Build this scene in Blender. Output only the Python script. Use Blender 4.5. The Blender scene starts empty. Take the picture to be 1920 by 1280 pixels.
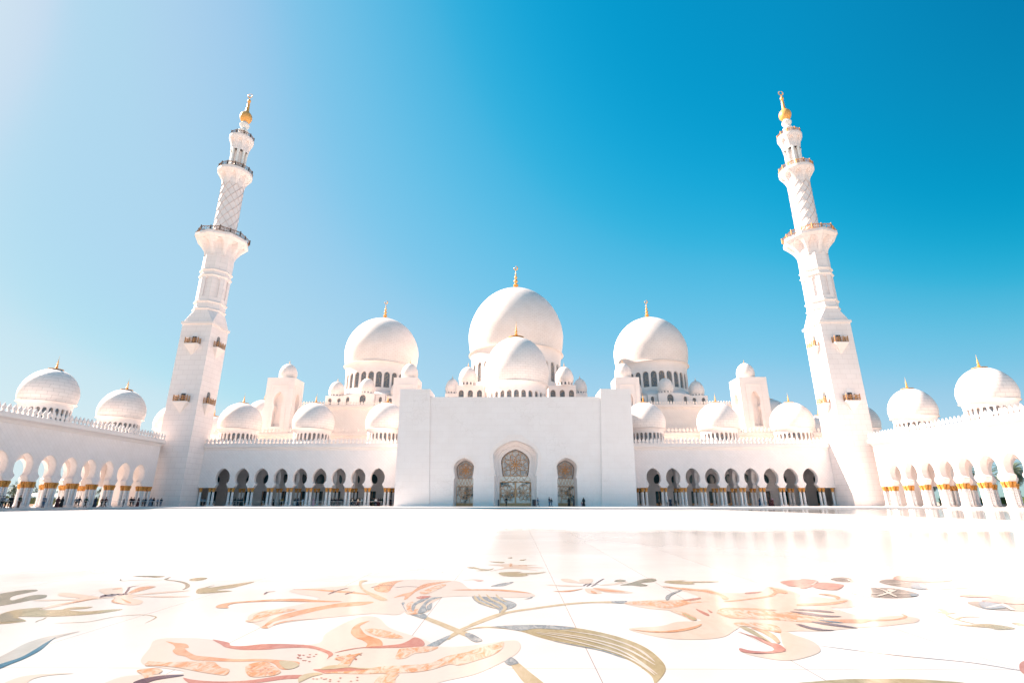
import bpy, bmesh, math, random
from mathutils import Vector, Matrix
from mathutils.geometry import delaunay_2d_cdt
R_ = math.radians; PI = math.pi
random.seed(7)
scene = bpy.context.scene
col = scene.collection
# ---------------------------------------------------------------- camera, sky, sun, exposure
CH = 1.05; FPX = 957.0; PITCH = 0.3045; YAW = 0.0064
cam = bpy.data.cameras.new('camera'); camo = bpy.data.objects.new('camera', cam); col.objects.link(camo)
camo.location = (0, 0, CH); camo.rotation_euler = (PI/2 + PITCH, 0, YAW)
cam.sensor_width = 36.0; cam.lens = FPX/1920*36.0; cam.clip_start = 0.05; cam.clip_end = 20000
scene.camera = camo
SUNV = Vector((-2.65, 1.0, 2.3)).normalized()
elev = math.asin(SUNV.z); azim = math.atan2(SUNV.x, SUNV.y)
world = bpy.data.worlds.new('World'); scene.world = world; world.use_nodes = True
wn = world.node_tree.nodes; wl = world.node_tree.links
bg = wn['Background']
sky = wn.new('ShaderNodeTexSky'); sky.sky_type = 'NISHITA'; sky.sun_disc = False
sky.sun_elevation = elev; sky.sun_rotation = azim
sky.altitude = 0; sky.air_density = 1.0; sky.dust_density = 0.5; sky.ozone_density = 3.0
# the camera's own colour response to that sky: curves on the sky radiance, same for every ray
def wmul(src, k):
    v = wn.new('ShaderNodeVectorMath'); v.operation = 'SCALE'; v.inputs['Scale'].default_value = k; wl.new(src, v.inputs[0]); return v.outputs[0]
EXPO = 1.84
cv = wn.new('ShaderNodeRGBCurve')
for ch, pts in ((0, ((0, .0), (.07, .002), (.09, .004), (.104, .02), (.121, .075), (.158, .19), (.246, .40), (.37, .46), (.46, .60), (1, .70))),
                (1, ((0, 0), (.09, .15), (.12, .25), (.15, .335), (.177, .42), (.205, .49), (.243, .55), (.39, .675), (.46, .70), (.64, .80), (1, .85))),
                (2, ((0, 0), (.16, .34), (.20, .43), (.24, .53), (.28, .62), (.33, .72), (.42, .81), (.62, .86), (1, .90)))):
    c = cv.mapping.curves[ch]
    c.points[0].location = pts[0]; c.points[1].location = pts[-1]
    for p in pts[1:-1]: c.points.new(*p)
cv.mapping.update()
# the sky deepens away from the sun
tcw = wn.new('ShaderNodeTexCoord'); spw = wn.new('ShaderNodeSeparateXYZ'); wl.new(tcw.outputs['Generated'], spw.inputs[0])
mrw = wn.new('ShaderNodeMapRange'); mrw.interpolation_type = 'SMOOTHSTEP'; mrw.inputs[1].default_value = .36; mrw.inputs[2].default_value = .86
mrw.inputs[3].default_value = .1; mrw.inputs[4].default_value = .066; wl.new(spw.outputs[0], mrw.inputs[0])
vsw = wn.new('ShaderNodeVectorMath'); vsw.operation = 'SCALE'; wl.new(sky.outputs[0], vsw.inputs[0]); wl.new(mrw.outputs[0], vsw.inputs['Scale'])
wl.new(vsw.outputs[0], cv.inputs['Color'])
wl.new(wmul(cv.outputs[0], 10/2**EXPO), bg.inputs['Color'])
bg.inputs['Strength'].default_value = 0.10
sl = bpy.data.lights.new('sun', 'SUN'); sl.energy = 5.0; sl.angle = R_(0.53); sl.color = (1.0, 0.85, 0.73)
slo = bpy.data.objects.new('sun', sl); col.objects.link(slo)
slo.rotation_euler = (-SUNV).to_track_quat('-Z', 'Y').to_euler()
vs = scene.view_settings; vs.view_transform = 'Standard'; vs.look = 'None'; vs.exposure = EXPO; vs.gamma = 1
scene.render.engine = 'CYCLES'
cy = scene.cycles; cy.max_bounces = 8; cy.diffuse_bounces = 4; cy.glossy_bounces = 3; cy.caustics_reflective = False; cy.caustics_refractive = False

# ---------------------------------------------------------------- helpers
def lin(c): return tuple(((v/255)/12.92 if v/255 <= .04045 else ((v/255+.055)/1.055)**2.4) for v in c)
def tag(o, label=None, cat=None, group=None, kind=None):
    if label: o['label'] = label
    if cat: o['category'] = cat
    if group: o['group'] = group
    if kind: o['kind'] = kind
    return o
def empty(name, loc=(0, 0, 0), rz=0, label=None, cat=None, group=None, kind=None):
    o = bpy.data.objects.new(name, None); o.empty_display_size = .5; col.objects.link(o)
    o.location = loc; o.rotation_euler = (0, 0, rz)
    return tag(o, label, cat, group, kind)
def copy_tree(o, parent=None, loc=None, rz=None):
    c = o.copy(); col.objects.link(c); c.parent = parent
    if loc is not None: c.location = loc
    if rz is not None: c.rotation_euler = (0, 0, rz)
    for ch in o.children: copy_tree(ch, c)
    return c
class MB:
    def __init__(s): s.v = []; s.f = []
    def quad(s, a, b, c, d):
        n = len(s.v); s.v += [a, b, c, d]; s.f.append((n, n+1, n+2, n+3)); return s
    def tri(s, a, b, c):
        n = len(s.v); s.v += [a, b, c]; s.f.append((n, n+1, n+2)); return s
    def box(s, x0, x1, y0, y1, z0, z1):
        n = len(s.v)
        s.v += [(x0,y0,z0),(x1,y0,z0),(x1,y1,z0),(x0,y1,z0),(x0,y0,z1),(x1,y0,z1),(x1,y1,z1),(x0,y1,z1)]
        s.f += [(n,n+3,n+2,n+1),(n+4,n+5,n+6,n+7),(n,n+1,n+5,n+4),(n+1,n+2,n+6,n+5),(n+2,n+3,n+7,n+6),(n+3,n,n+4,n+7)]
        return s
    def rings(s, rs, close=True, cap0=False, cap1=False):   # rs: list of rings of equal length
        n = len(s.v); m = len(rs[0])
        for r in rs: s.v += [tuple(p) for p in r]
        for i in range(len(rs)-1):
            for j in range(m if close else m-1):
                a = n+i*m+j; b = n+i*m+(j+1) % m
                s.f.append((a, b, b+m, a+m))
        if cap0: s.f.append(tuple(n+j for j in reversed(range(m))))
        if cap1: s.f.append(tuple(n+(len(rs)-1)*m+j for j in range(m)))
        return s
    def lathe(s, prof, n=32, c=(0, 0), lob=0, nl=8, caps=True):   # prof: (r,z) or (r,z,lobe)
        rs = []
        for p in prof:
            r, z = p[0], p[1]; lb = p[2] if len(p) > 2 else 0
            rs.append([(c[0]+(r*(1+lb*math.cos(nl*2*PI*j/n)))*math.cos(2*PI*j/n), c[1]+(r*(1+lb*math.cos(nl*2*PI*j/n)))*math.sin(2*PI*j/n), z) for j in range(n)])
        return s.rings(rs, True, caps and prof[0][0] > 1e-4, caps and prof[-1][0] > 1e-4)
    def loft(s, levels, n, rot=0, caps=True):   # levels: (apothem, z) regular n-gon
        rs = []
        for a, z in levels:
            R = a/math.cos(PI/n)
            rs.append([(R*math.cos(rot+2*PI*(j+.5)/n), R*math.sin(rot+2*PI*(j+.5)/n), z) for j in range(n)])
        return s.rings(rs, True, caps, caps)
    def tube(s, pts, r, n=6, caps=True):
        pts = [Vector(p) for p in pts]; rr = r if isinstance(r, (list, tuple)) else [r]*len(pts)
        rs = []; up = Vector((0, 0, 1))
        for i, p in enumerate(pts):
            t = (pts[min(i+1, len(pts)-1)]-pts[max(i-1, 0)]).normalized()
            a = t.cross(up)
            if a.length < .05: a = t.cross(Vector((0, 1, 0)))
            a.normalize(); b = a.cross(t).normalized()
            rs.append([p+(a*math.cos(2*PI*j/n)+b*math.sin(2*PI*j/n))*rr[i] for j in range(n)])
        return s.rings(rs, True, caps, caps)
    def sphere(s, c, r, n=10, m=6, sz=1):
        prof = [(max(r*math.sin(PI*i/m), 1e-5), c[2]-r*sz*math.cos(PI*i/m)) for i in range(m+1)]
        return s.lathe(prof, n, (c[0], c[1]), caps=False)
    def xf(s, i0, M):
        for i in range(i0, len(s.v)): s.v[i] = tuple(M @ Vector(s.v[i]))
        return s
    def mesh(s, name, mat, smooth=False, merge=True):
        me = bpy.data.meshes.new(name); me.from_pydata([tuple(p) for p in s.v], [], s.f)
        bm = bmesh.new(); bm.from_mesh(me)
        if merge: bmesh.ops.remove_doubles(bm, verts=bm.verts, dist=1e-4)
        bmesh.ops.recalc_face_normals(bm, faces=bm.faces)
        bm.to_mesh(me); bm.free()
        if smooth:
            me.polygons.foreach_set('use_smooth', [True]*len(me.polygons))
            if isinstance(smooth, (int, float)) and smooth is not True: me.set_sharp_from_angle(angle=R_(smooth))
        me.materials.append(mat); return me
    def build(s, name, mat, parent=None, smooth=False, loc=(0, 0, 0), rz=0, merge=True):
        o = bpy.data.objects.new(name, s.mesh(name, mat, smooth, merge)); col.objects.link(o)
        o.parent = parent; o.location = loc; o.rotation_euler = (0, 0, rz); return o
def dup(o, parent, loc=None, rz=None): return copy_tree(o, parent, loc, rz)

def interp(prof, n):
    out = []
    m = len(prof)-1
    for k in range(n*m+1):
        t = k/n; i = min(int(t), m-1); f = t-i
        p = [prof[max(0, min(m, i+d))] for d in (-1, 0, 1, 2)]
        q = []
        for c in (0, 1):
            a, b, cc, d = [x[c] for x in p]
            q.append(.5*((2*b)+(-a+cc)*f+(2*a-5*b+4*cc-d)*f*f+(-a+3*b-3*cc+d)*f**3))
        out.append((q[0], max(0, q[1])))
    out[-1] = (prof[-1][0], 0.0)
    return out
KEY = interp([(0,1.47),(.15,1.42),(.42,1.22),(.68,1.07),(.82,1.04),(.95,1.1),(1.1,1.25),(1.35,1.42),(1.75,1.53),(2.2,1.55),(2.6,1.52),(3.0,1.40),(3.4,1.18),(3.75,.89),(4.03,.54),(4.2,.22),(4.28,0)], 2)
def keyprof(z0, h=4.25, w=1.53, neck=True):
    k = h/4.28; q = w/1.53
    return [(z0+a*k, b*q) for a, b in KEY]
def roundprof(z0, h, w):
    out = [(z0, w), (z0+h-w*1.15, w)]
    for i in range(1, 8): out.append((z0+h-w*1.15+w*1.15*math.sin(PI/2*i/7), w*math.cos(PI/2*i/7)))
    out[-1] = (z0+h, 0.0)
    return out
def arch_wall(mb, B, xc, z0, z1, prof, y0, y1, mp=None, bevel=0.0, back=True, Bl=None, Br=None):
    Bl = B/2 if Bl is None else Bl; Br = B/2 if Br is None else Br
    mp = mp or (lambda x, y, z: (x, y, z))
    Q = lambda a, b, c, d: mb.quad(mp(*a), mp(*b), mp(*c), mp(*d))
    zs, zt = prof[0][0], prof[-1][0]
    fac = [(y0, bevel), (y1, 0)] if back else [(y0, bevel)]
    for y, bv in fac:
        P = [(z, w+bv if w > 0 else 0) for z, w in prof]
        if bv and zs == z0: P = P
        for (za, wa), (zb, wb) in zip(P, P[1:]):
            Q((xc-Bl, y, za), (xc-wa, y, za), (xc-wb, y, zb), (xc-Bl, y, zb))
            Q((xc+wa, y, za), (xc+Br, y, za), (xc+Br, y, zb), (xc+wb, y, zb))
        if z1 > zt:
            Q((xc-Bl, y, zt), (xc, y, zt), (xc, y, z1), (xc-Bl, y, z1)); Q((xc, y, zt), (xc+Br, y, zt), (xc+Br, y, z1), (xc, y, z1))
        if zs > z0:
            Q((xc-Bl, y, z0), (xc, y, z0), (xc, y, zs), (xc-Bl, y, zs)); Q((xc, y, z0), (xc+Br, y, z0), (xc+Br, y, zs), (xc, y, zs))
    for (za, wa), (zb, wb) in zip(prof, prof[1:]):
        for sg in (-1, 1):
            ba = wa+bevel if wa > 0 else 0; bb = wb+bevel if wb > 0 else 0
            ym = y0+bevel*1.6 if bevel else y0
            if bevel: Q((xc+sg*ba, y0, za), (xc+sg*wa, ym, za), (xc+sg*wb, ym, zb), (xc+sg*bb, y0, zb))
            Q((xc+sg*wa, ym, za), (xc+sg*wa, y1, za), (xc+sg*wb, y1, zb), (xc+sg*wb, ym, zb))
    w0 = prof[0][1]
    if zs > z0: Q((xc-w0, y0, zs), (xc+w0, y0, zs), (xc+w0, y1, zs), (xc-w0, y1, zs))
    else:
        for a, b in ((-Bl, -w0), (w0, Br)): Q((xc+a, y0, z0), (xc+b, y0, z0), (xc+b, y1, z0), (xc+a, y1, z0))
    return mb
def arch_pane(mb, xc, prof, y, mp=None, grow=.03):
    mp = mp or (lambda x, y, z: (x, y, z))
    for (za, wa), (zb, wb) in zip(prof, prof[1:]):
        mb.quad(mp(xc-wa-grow, y, za), mp(xc+wa+grow, y, za), mp(xc+wb+grow, y, zb), mp(xc-wb-grow, y, zb))
    return mb

# ---------------------------------------------------------------- materials
def new_mat(name):
    m = bpy.data.materials.new(name); m.use_nodes = True
    return m, m.node_tree.nodes, m.node_tree.links, m.node_tree.nodes['Principled BSDF']
def N(nodes, t, **kw):
    n = nodes.new(t)
    for k, v in kw.items():
        if k in n.inputs.keys(): n.inputs[k].default_value = v
        else: setattr(n, k, v)
    return n
def simple(name, c, rough=.6, metal=0, noise=.15, scale=3.0, bump=0, spec=.5, coord='Object'):
    m, n, l, b = new_mat(name)
    tc = n.new('ShaderNodeTexCoord'); nz = N(n, 'ShaderNodeTexNoise', Scale=scale, Detail=5.0); l.new(tc.outputs[coord], nz.inputs['Vector'])
    rp = n.new('ShaderNodeValToRGB'); rp.color_ramp.elements[0].position = .3; rp.color_ramp.elements[1].position = .7
    rp.color_ramp.elements[0].color = tuple(v*(1-noise) for v in c)+(1,); rp.color_ramp.elements[1].color = tuple(min(1, v*(1+noise*.6)) for v in c)+(1,)
    l.new(nz.outputs['Fac'], rp.inputs[0]); l.new(rp.outputs[0], b.inputs['Base Color'])
    b.inputs['Roughness'].default_value = rough; b.inputs['Metallic'].default_value = metal; b.inputs['Specular IOR Level'].default_value = spec
    if bump:
        bp = N(n, 'ShaderNodeBump', Strength=bump, Distance=.05); l.new(nz.outputs['Fac'], bp.inputs['Height']); l.new(bp.outputs[0], b.inputs['Normal'])
    return m
def marble(name, c1, c2, cm, bw=1.4, rh=.62, diag=False, carve=0.0, rough=.55, msize=.012, stain=.025, bumpd=.02):
    """clad stone: slabs with joints laid along the wall, tone changing from slab to slab"""
    m, n, l, b = new_mat(name)
    g = n.new('ShaderNodeNewGeometry'); sp = n.new('ShaderNodeSeparateXYZ'); sn = n.new('ShaderNodeSeparateXYZ')
    l.new(g.outputs['Position'], sp.inputs[0]); l.new(g.outputs['True Normal'], sn.inputs[0])
    ax = N(n, 'ShaderNodeMath', operation='ABSOLUTE'); ay = N(n, 'ShaderNodeMath', operation='ABSOLUTE')
    l.new(sn.outputs[0], ax.inputs[0]); l.new(sn.outputs[1], ay.inputs[0])
    gt = N(n, 'ShaderNodeMath', operation='GREATER_THAN'); l.new(ay.outputs[0], gt.inputs[0]); l.new(ax.outputs[0], gt.inputs[1])
    mx = N(n, 'ShaderNodeMix'); l.new(gt.outputs[0], mx.inputs[0]); l.new(sp.outputs[1], mx.inputs[2]); l.new(sp.outputs[0], mx.inputs[3])
    cb = n.new('ShaderNodeCombineXYZ'); l.new(mx.outputs[0], cb.inputs[0]); l.new(sp.outputs[2], cb.inputs[1])
    vec = cb.outputs[0]
    if diag:
        mp = n.new('ShaderNodeMapping'); mp.inputs['Rotation'].default_value = (0, 0, PI/4); l.new(vec, mp.inputs[0]); vec = mp.outputs[0]
    br = N(n, 'ShaderNodeTexBrick', Scale=1.0); br.inputs['Mortar Size'].default_value = msize; br.inputs['Mortar Smooth'].default_value = .2
    br.inputs['Brick Width'].default_value = bw; br.inputs['Row Height'].default_value = rh; br.inputs['Bias'].default_value = -.2
    br.inputs['Color1'].default_value = c1+(1,); br.inputs['Color2'].default_value = c2+(1,); br.inputs['Mortar'].default_value = cm+(1,)
    l.new(vec, br.inputs['Vector'])
    nz = N(n, 'ShaderNodeTexNoise', Scale=.35, Detail=6.0, Roughness=.65); l.new(g.outputs['Position'], nz.inputs['Vector'])
    rp = n.new('ShaderNodeValToRGB'); rp.color_ramp.elements[0].position = .35; rp.color_ramp.elements[1].position = .62
    rp.color_ramp.elements[0].color = (1-stain*1.3, 1-stain*1.6, 1-stain*1.9, 1); rp.color_ramp.elements[1].color = (1, 1, 1, 1)
    l.new(nz.outputs['Fac'], rp.inputs[0])
    mu = N(n, 'ShaderNodeMix', data_type='RGBA', blend_type='MULTIPLY'); mu.inputs[0].default_value = 1
    l.new(br.outputs['Color'], mu.inputs[6]); l.new(rp.outputs[0], mu.inputs[7]); outc = mu.outputs[2]
    hsrc = br.outputs['Fac']
    if carve:
        w = N(n, 'ShaderNodeTexNoise', Scale=.5, Detail=2.0); l.new(g.outputs['Position'], w.inputs['Vector'])
        va = N(n, 'ShaderNodeVectorMath', operation='MULTIPLY_ADD'); va.inputs[1].default_value = (2.2, 2.2, 2.2)
        l.new(w.outputs['Color'], va.inputs[0]); l.new(g.outputs['Position'], va.inputs[2])
        vo = N(n, 'ShaderNodeTexVoronoi', feature='DISTANCE_TO_EDGE', Scale=.75); l.new(va.outputs[0], vo.inputs['Vector'])
        r2 = n.new('ShaderNodeValToRGB'); r2.color_ramp.elements[0].position = .0; r2.color_ramp.elements[1].position = .05
        r2.color_ramp.elements[0].color = (1-carve, 1-carve*1.15, 1-carve*1.3, 1); r2.color_ramp.elements[1].color = (1, 1, 1, 1)
        l.new(vo.outputs['Distance'], r2.inputs[0])
        w2 = N(n, 'ShaderNodeTexNoise', Scale=.12, Detail=1.0); l.new(g.outputs['Position'], w2.inputs['Vector'])
        r3 = n.new('ShaderNodeValToRGB'); r3.color_ramp.elements[0].position = .5; r3.color_ramp.elements[1].position = .6; l.new(w2.outputs['Fac'], r3.inputs[0])
        m2 = N(n, 'ShaderNodeMix', data_type='RGBA', blend_type='MULTIPLY'); l.new(r3.outputs[0], m2.inputs[0])
        l.new(outc, m2.inputs[6]); l.new(r2.outputs[0], m2.inputs[7]); outc = m2.outputs[2]
    l.new(outc, b.inputs['Base Color'])
    inv = N(n, 'ShaderNodeMath', operation='SUBTRACT'); inv.inputs[0].default_value = 1; l.new(hsrc, inv.inputs[1])
    bp = N(n, 'ShaderNodeBump', Strength=.5, Distance=bumpd); l.new(inv.outputs[0], bp.inputs['Height']); l.new(bp.outputs[0], b.inputs['Normal'])
    b.inputs['Roughness'].default_value = rough; b.inputs['Specular IOR Level'].default_value = .3
    return m
M = {}
M['wall'] = marble('marble_wall', (.88, .79, .76), (.85, .76, .73), (.72, .64, .61), 1.1, .55, diag=True)
M['tower'] = marble('marble_tower', (.88, .79, .76), (.85, .755, .725), (.63, .55, .53), 2.3, 1.15, msize=.02)
M['portal'] = marble('marble_portal', (.88, .80, .77), (.865, .78, .75), (.77, .69, .665), 2.6, 1.3, carve=.07)
M['plain'] = marble('marble_plain', (.88, .78, .735), (.865, .765, .72), (.75, .66, .62), 1.8, .9)
M['warm'] = marble('marble_warm', (.88, .77, .70), (.86, .74, .67), (.72, .62, .56), 1.1, .55, diag=True)
M['dome'] = marble('marble_dome', (.88, .775, .72), (.85, .735, .68), (.58, .49, .45), 1.3, .62, stain=.04, msize=.02)
M['shaft'] = simple('marble_spiral', (.86, .77, .74), .5, noise=.06, scale=1.2)
M['rib'] = simple('rib_stone', (.62, .50, .46), .6, noise=.05)
M['gold'] = simple('gilded_metal', (.84, .42, .12), .42, .25, noise=.2, scale=4)
M['capital'] = simple('gilded_capital', (.68, .31, .07), .5, .25, noise=.5, scale=9, bump=.9)
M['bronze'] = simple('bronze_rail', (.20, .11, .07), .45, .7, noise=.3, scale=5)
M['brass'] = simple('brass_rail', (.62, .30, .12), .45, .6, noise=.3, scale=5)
M['dark'] = simple('dark_metal', (.05, .055, .07), .4, .3)
M['lattice'] = simple('door_tracery', (.66, .37, .19), .45, .1, noise=.2)
M['stone_in'] = marble('marble_inside', (.88, .82, .81), (.85, .79, .78), (.66, .60, .59), 1.4, .7)
M['white'] = simple('white_paint', (.8, .79, .77), .6, noise=.04)

def col_mat():   # white shaft with rows of tiny inlaid stones
    m, n, l, b = new_mat('inlaid_marble')
    tc = n.new('ShaderNodeTexCoord'); sp = n.new('ShaderNodeSeparateXYZ'); l.new(tc.outputs['Object'], sp.inputs[0])
    at = N(n, 'ShaderNodeMath', operation='ARCTAN2'); l.new(sp.outputs[1], at.inputs[0]); l.new(sp.outputs[0], at.inputs[1])
    cb = n.new('ShaderNodeCombineXYZ'); sc = N(n, 'ShaderNodeMath', operation='MULTIPLY'); sc.inputs[1].default_value = 6/(2*PI); l.new(at.outputs[0], sc.inputs[0])
    l.new(sc.outputs[0], cb.inputs[0]); sz = N(n, 'ShaderNodeMath', operation='MULTIPLY'); sz.inputs[1].default_value = 4.2; l.new(sp.outputs[2], sz.inputs[0]); l.new(sz.outputs[0], cb.inputs[1])
    vo = N(n, 'ShaderNodeTexVoronoi', Scale=1.0, Randomness=.15); l.new(cb.outputs[0], vo.inputs['Vector'])
    rp = n.new('ShaderNodeValToRGB'); rp.color_ramp.elements[0].position = .18; rp.color_ramp.elements[1].position = .26
    rp.color_ramp.elements[0].color = (.16, .12, .16, 1); rp.color_ramp.elements[1].color = (.82, .79, .78, 1)
    l.new(vo.outputs['Distance'], rp.inputs[0]); l.new(rp.outputs[0], b.inputs['Base Color']); b.inputs['Roughness'].default_value = .3
    return m
M['col'] = col_mat()
def glass_mat(name, base, frost, sc=.9, thr=.5, rough=.12):
    m, n, l, b = new_mat(name)
    g = n.new('ShaderNodeNewGeometry'); nz = N(n, 'ShaderNodeTexNoise', Scale=sc, Detail=4.0); l.new(g.outputs['Position'], nz.inputs['Vector'])
    rp = n.new('ShaderNodeValToRGB'); rp.color_ramp.elements[0].position = thr-.05; rp.color_ramp.elements[1].position = thr+.05
    rp.color_ramp.elements[0].color = base+(1,); rp.color_ramp.elements[1].color = frost+(1,)
    l.new(nz.outputs['Fac'], rp.inputs[0])
    vo = N(n, 'ShaderNodeTexVoronoi', Scale=1.4, feature='DISTANCE_TO_EDGE'); l.new(g.outputs['Position'], vo.inputs['Vector'])
    lt = N(n, 'ShaderNodeMath', operation='LESS_THAN'); lt.inputs[1].default_value = .03; l.new(vo.outputs['Distance'], lt.inputs[0])
    mx = N(n, 'ShaderNodeMix', data_type='RGBA'); l.new(lt.outputs[0], mx.inputs[0]); l.new(rp.outputs[0], mx.inputs[6]); mx.inputs[7].default_value = tuple(v*.75 for v in frost)+(1,)
    l.new(mx.outputs[2], b.inputs['Base Color']); b.inputs['Roughness'].default_value = rough
    return m
M['glass_dark'] = glass_mat('dark_glass', (.012, .05, .065), (.03, .10, .12), .5, .55)
M['glass_grey'] = glass_mat('leaded_glass', (.38, .37, .37), (.60, .56, .53), 1.2, .5)
M['glass_pale'] = glass_mat('frosted_glass', (.82, .80, .74), (.86, .84, .78), 1.2, .5, .4)
M['glass_door'] = glass_mat('door_glass', (.03, .09, .11), (.84, .79, .73), .55, .47)  # dark teal noise blotches are reflections painted into the pale glass
M['glass_drum'] = glass_mat('drum_glass', (.10, .13, .16), (.32, .25, .2), 2.2, .55, .3)

# ---------------------------------------------------------------- floor of the courtyard
def floor_mat(name, rough, c=(.85, .82, .79), spec=.4):
    m, n, l, b = new_mat(name)
    g = n.new('ShaderNodeNewGeometry')
    nz = N(n, 'ShaderNodeTexNoise', Scale=.25, Detail=7.0, Roughness=.6); l.new(g.outputs['Position'], nz.inputs['Vector'])
    br = N(n, 'ShaderNodeTexBrick', Scale=1.0); br.offset = 0; br.inputs['Mortar Size'].default_value = .004; br.inputs['Brick Width'].default_value = 1.27; br.inputs['Row Height'].default_value = 1.27
    br.inputs['Color1'].default_value = tuple(v*1.0 for v in c)+(1,); br.inputs['Color2'].default_value = tuple(v*.975 for v in c)+(1,); br.inputs['Mortar'].default_value = tuple(v*.83 for v in c)+(1,)
    mp = n.new('ShaderNodeMapping'); mp.inputs['Location'].default_value = (.80+1.27*50, .6, 0); l.new(g.outputs['Position'], mp.inputs[0]); l.new(mp.outputs[0], br.inputs['Vector'])
    rp = n.new('ShaderNodeValToRGB'); rp.color_ramp.elements[0].position = .3; rp.color_ramp.elements[1].position = .65
    rp.color_ramp.elements[0].color = (.94, .925, .915, 1); rp.color_ramp.elements[1].color = (1, 1, 1, 1); l.new(nz.outputs['Fac'], rp.inputs[0])
    mu = N(n, 'ShaderNodeMix', data_type='RGBA', blend_type='MULTIPLY'); mu.inputs[0].default_value = 1; l.new(br.outputs['Color'], mu.inputs[6]); l.new(rp.outputs[0], mu.inputs[7])
    l.new(mu.outputs[2], b.inputs['Base Color'])
    mr = N(n, 'ShaderNodeMapRange'); mr.inputs[3].default_value = rough*.7; mr.inputs[4].default_value = rough*1.35; l.new(nz.outputs['Fac'], mr.inputs[0]); l.new(mr.outputs[0], b.inputs['Roughness'])
    b.inputs['Specular IOR Level'].default_value = spec
    return m
def court_mat():
    m, n, l, b = new_mat('courtyard_marble')
    g = n.new('ShaderNodeNewGeometry'); sp = n.new('ShaderNodeSeparateXYZ'); l.new(g.outputs['Position'], sp.inputs[0])
    nz = N(n, 'ShaderNodeTexNoise', Scale=.25, Detail=7.0, Roughness=.6); l.new(g.outputs['Position'], nz.inputs['Vector'])
    def M2(op, a, b_=None, c=None):
        q = N(n, 'ShaderNodeMath', operation=op)
        for i, v in enumerate((a, b_, c)):
            if v is None: continue
            if isinstance(v, (int, float)): q.inputs[i].default_value = v
            else: l.new(v, q.inputs[i])
        return q.outputs[0]
    def ramp(src, lo, hi, a=0, b_=1):
        q = N(n, 'ShaderNodeMapRange'); q.interpolation_type = 'SMOOTHSTEP'; q.inputs[1].default_value = lo; q.inputs[2].default_value = hi; q.inputs[3].default_value = a; q.inputs[4].default_value = b_; l.new(src, q.inputs[0]); return q.outputs[0]
    X, Y = sp.outputs[0], sp.outputs[1]
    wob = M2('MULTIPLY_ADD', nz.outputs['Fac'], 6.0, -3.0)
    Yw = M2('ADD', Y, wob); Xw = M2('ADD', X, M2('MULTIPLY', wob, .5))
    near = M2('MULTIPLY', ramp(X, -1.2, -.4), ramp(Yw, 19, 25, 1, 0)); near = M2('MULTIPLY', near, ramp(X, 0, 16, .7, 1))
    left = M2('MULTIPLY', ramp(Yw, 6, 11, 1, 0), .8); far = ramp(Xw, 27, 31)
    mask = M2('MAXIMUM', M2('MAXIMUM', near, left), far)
    br = N(n, 'ShaderNodeTexBrick', Scale=1.0); br.offset = 0; br.inputs['Mortar Size'].default_value = .0035; br.inputs['Mortar Smooth'].default_value = 0; br.inputs['Brick Width'].default_value = 1.385; br.inputs['Row Height'].default_value = 3.87
    br.inputs['Color1'].default_value = (1, 1, 1, 1); br.inputs['Color2'].default_value = (.93, .92, .91, 1); br.inputs['Mortar'].default_value = (.5, .38, .35, 1)
    mp = n.new('ShaderNodeMapping'); mp.inputs['Location'].default_value = (.855+1.385*50, 0, 0); l.new(g.outputs['Position'], mp.inputs[0]); l.new(mp.outputs[0], br.inputs['Vector'])
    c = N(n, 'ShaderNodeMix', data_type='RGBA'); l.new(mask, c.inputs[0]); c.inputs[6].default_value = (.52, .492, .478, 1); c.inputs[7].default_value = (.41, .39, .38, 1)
    rp = n.new('ShaderNodeValToRGB'); rp.color_ramp.elements[0].position = .3; rp.color_ramp.elements[1].position = .65
    rp.color_ramp.elements[0].color = (.84, .81, .80, 1); rp.color_ramp.elements[1].color = (1, 1, 1, 1); l.new(nz.outputs['Fac'], rp.inputs[0])
    mu = N(n, 'ShaderNodeMix', data_type='RGBA', blend_type='MULTIPLY'); mu.inputs[0].default_value = 1; l.new(c.outputs[2], mu.inputs[6]); l.new(br.outputs['Color'], mu.inputs[7])
    m3 = N(n, 'ShaderNodeMix', data_type='RGBA', blend_type='MULTIPLY'); m3.inputs[0].default_value = 1; l.new(mu.outputs[2], m3.inputs[6]); l.new(rp.outputs[0], m3.inputs[7])
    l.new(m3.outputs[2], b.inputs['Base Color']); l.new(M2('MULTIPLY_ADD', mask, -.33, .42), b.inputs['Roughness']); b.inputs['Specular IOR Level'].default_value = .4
    return m
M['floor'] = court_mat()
M['plat'] = floor_mat('platform_marble', .4, (.72, .68, .66))
def sheet(name, x0, x1, y0, y1, z, mat, kind='structure', parent=None):
    o = MB().quad((x0, y0, z), (x1, y0, z), (x1, y1, z), (x0, y1, z)).build(name, mat, parent)
    return tag(o, kind=kind) if parent is None else o
ground = tag(MB().quad((-6000, -6000, -.03), (6000, -6000, -.03), (6000, 6000, -.03), (-6000, 6000, -.03)).build('ground', simple('sandy_ground', (.36, .30, .24), .9, noise=.3, scale=.02)), kind='structure')
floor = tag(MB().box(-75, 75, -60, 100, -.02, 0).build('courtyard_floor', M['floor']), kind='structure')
# raised walk round the court
pm = MB(); pm.box(-96, 96, 88, 137, -.02, .2); pm.box(-96, -70.5, -40, 88, -.02, .2); pm.box(70.5, 96, -40, 88, -.02, .2)
tag(pm.build('raised_walk', M['plat']), kind='structure')

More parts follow.
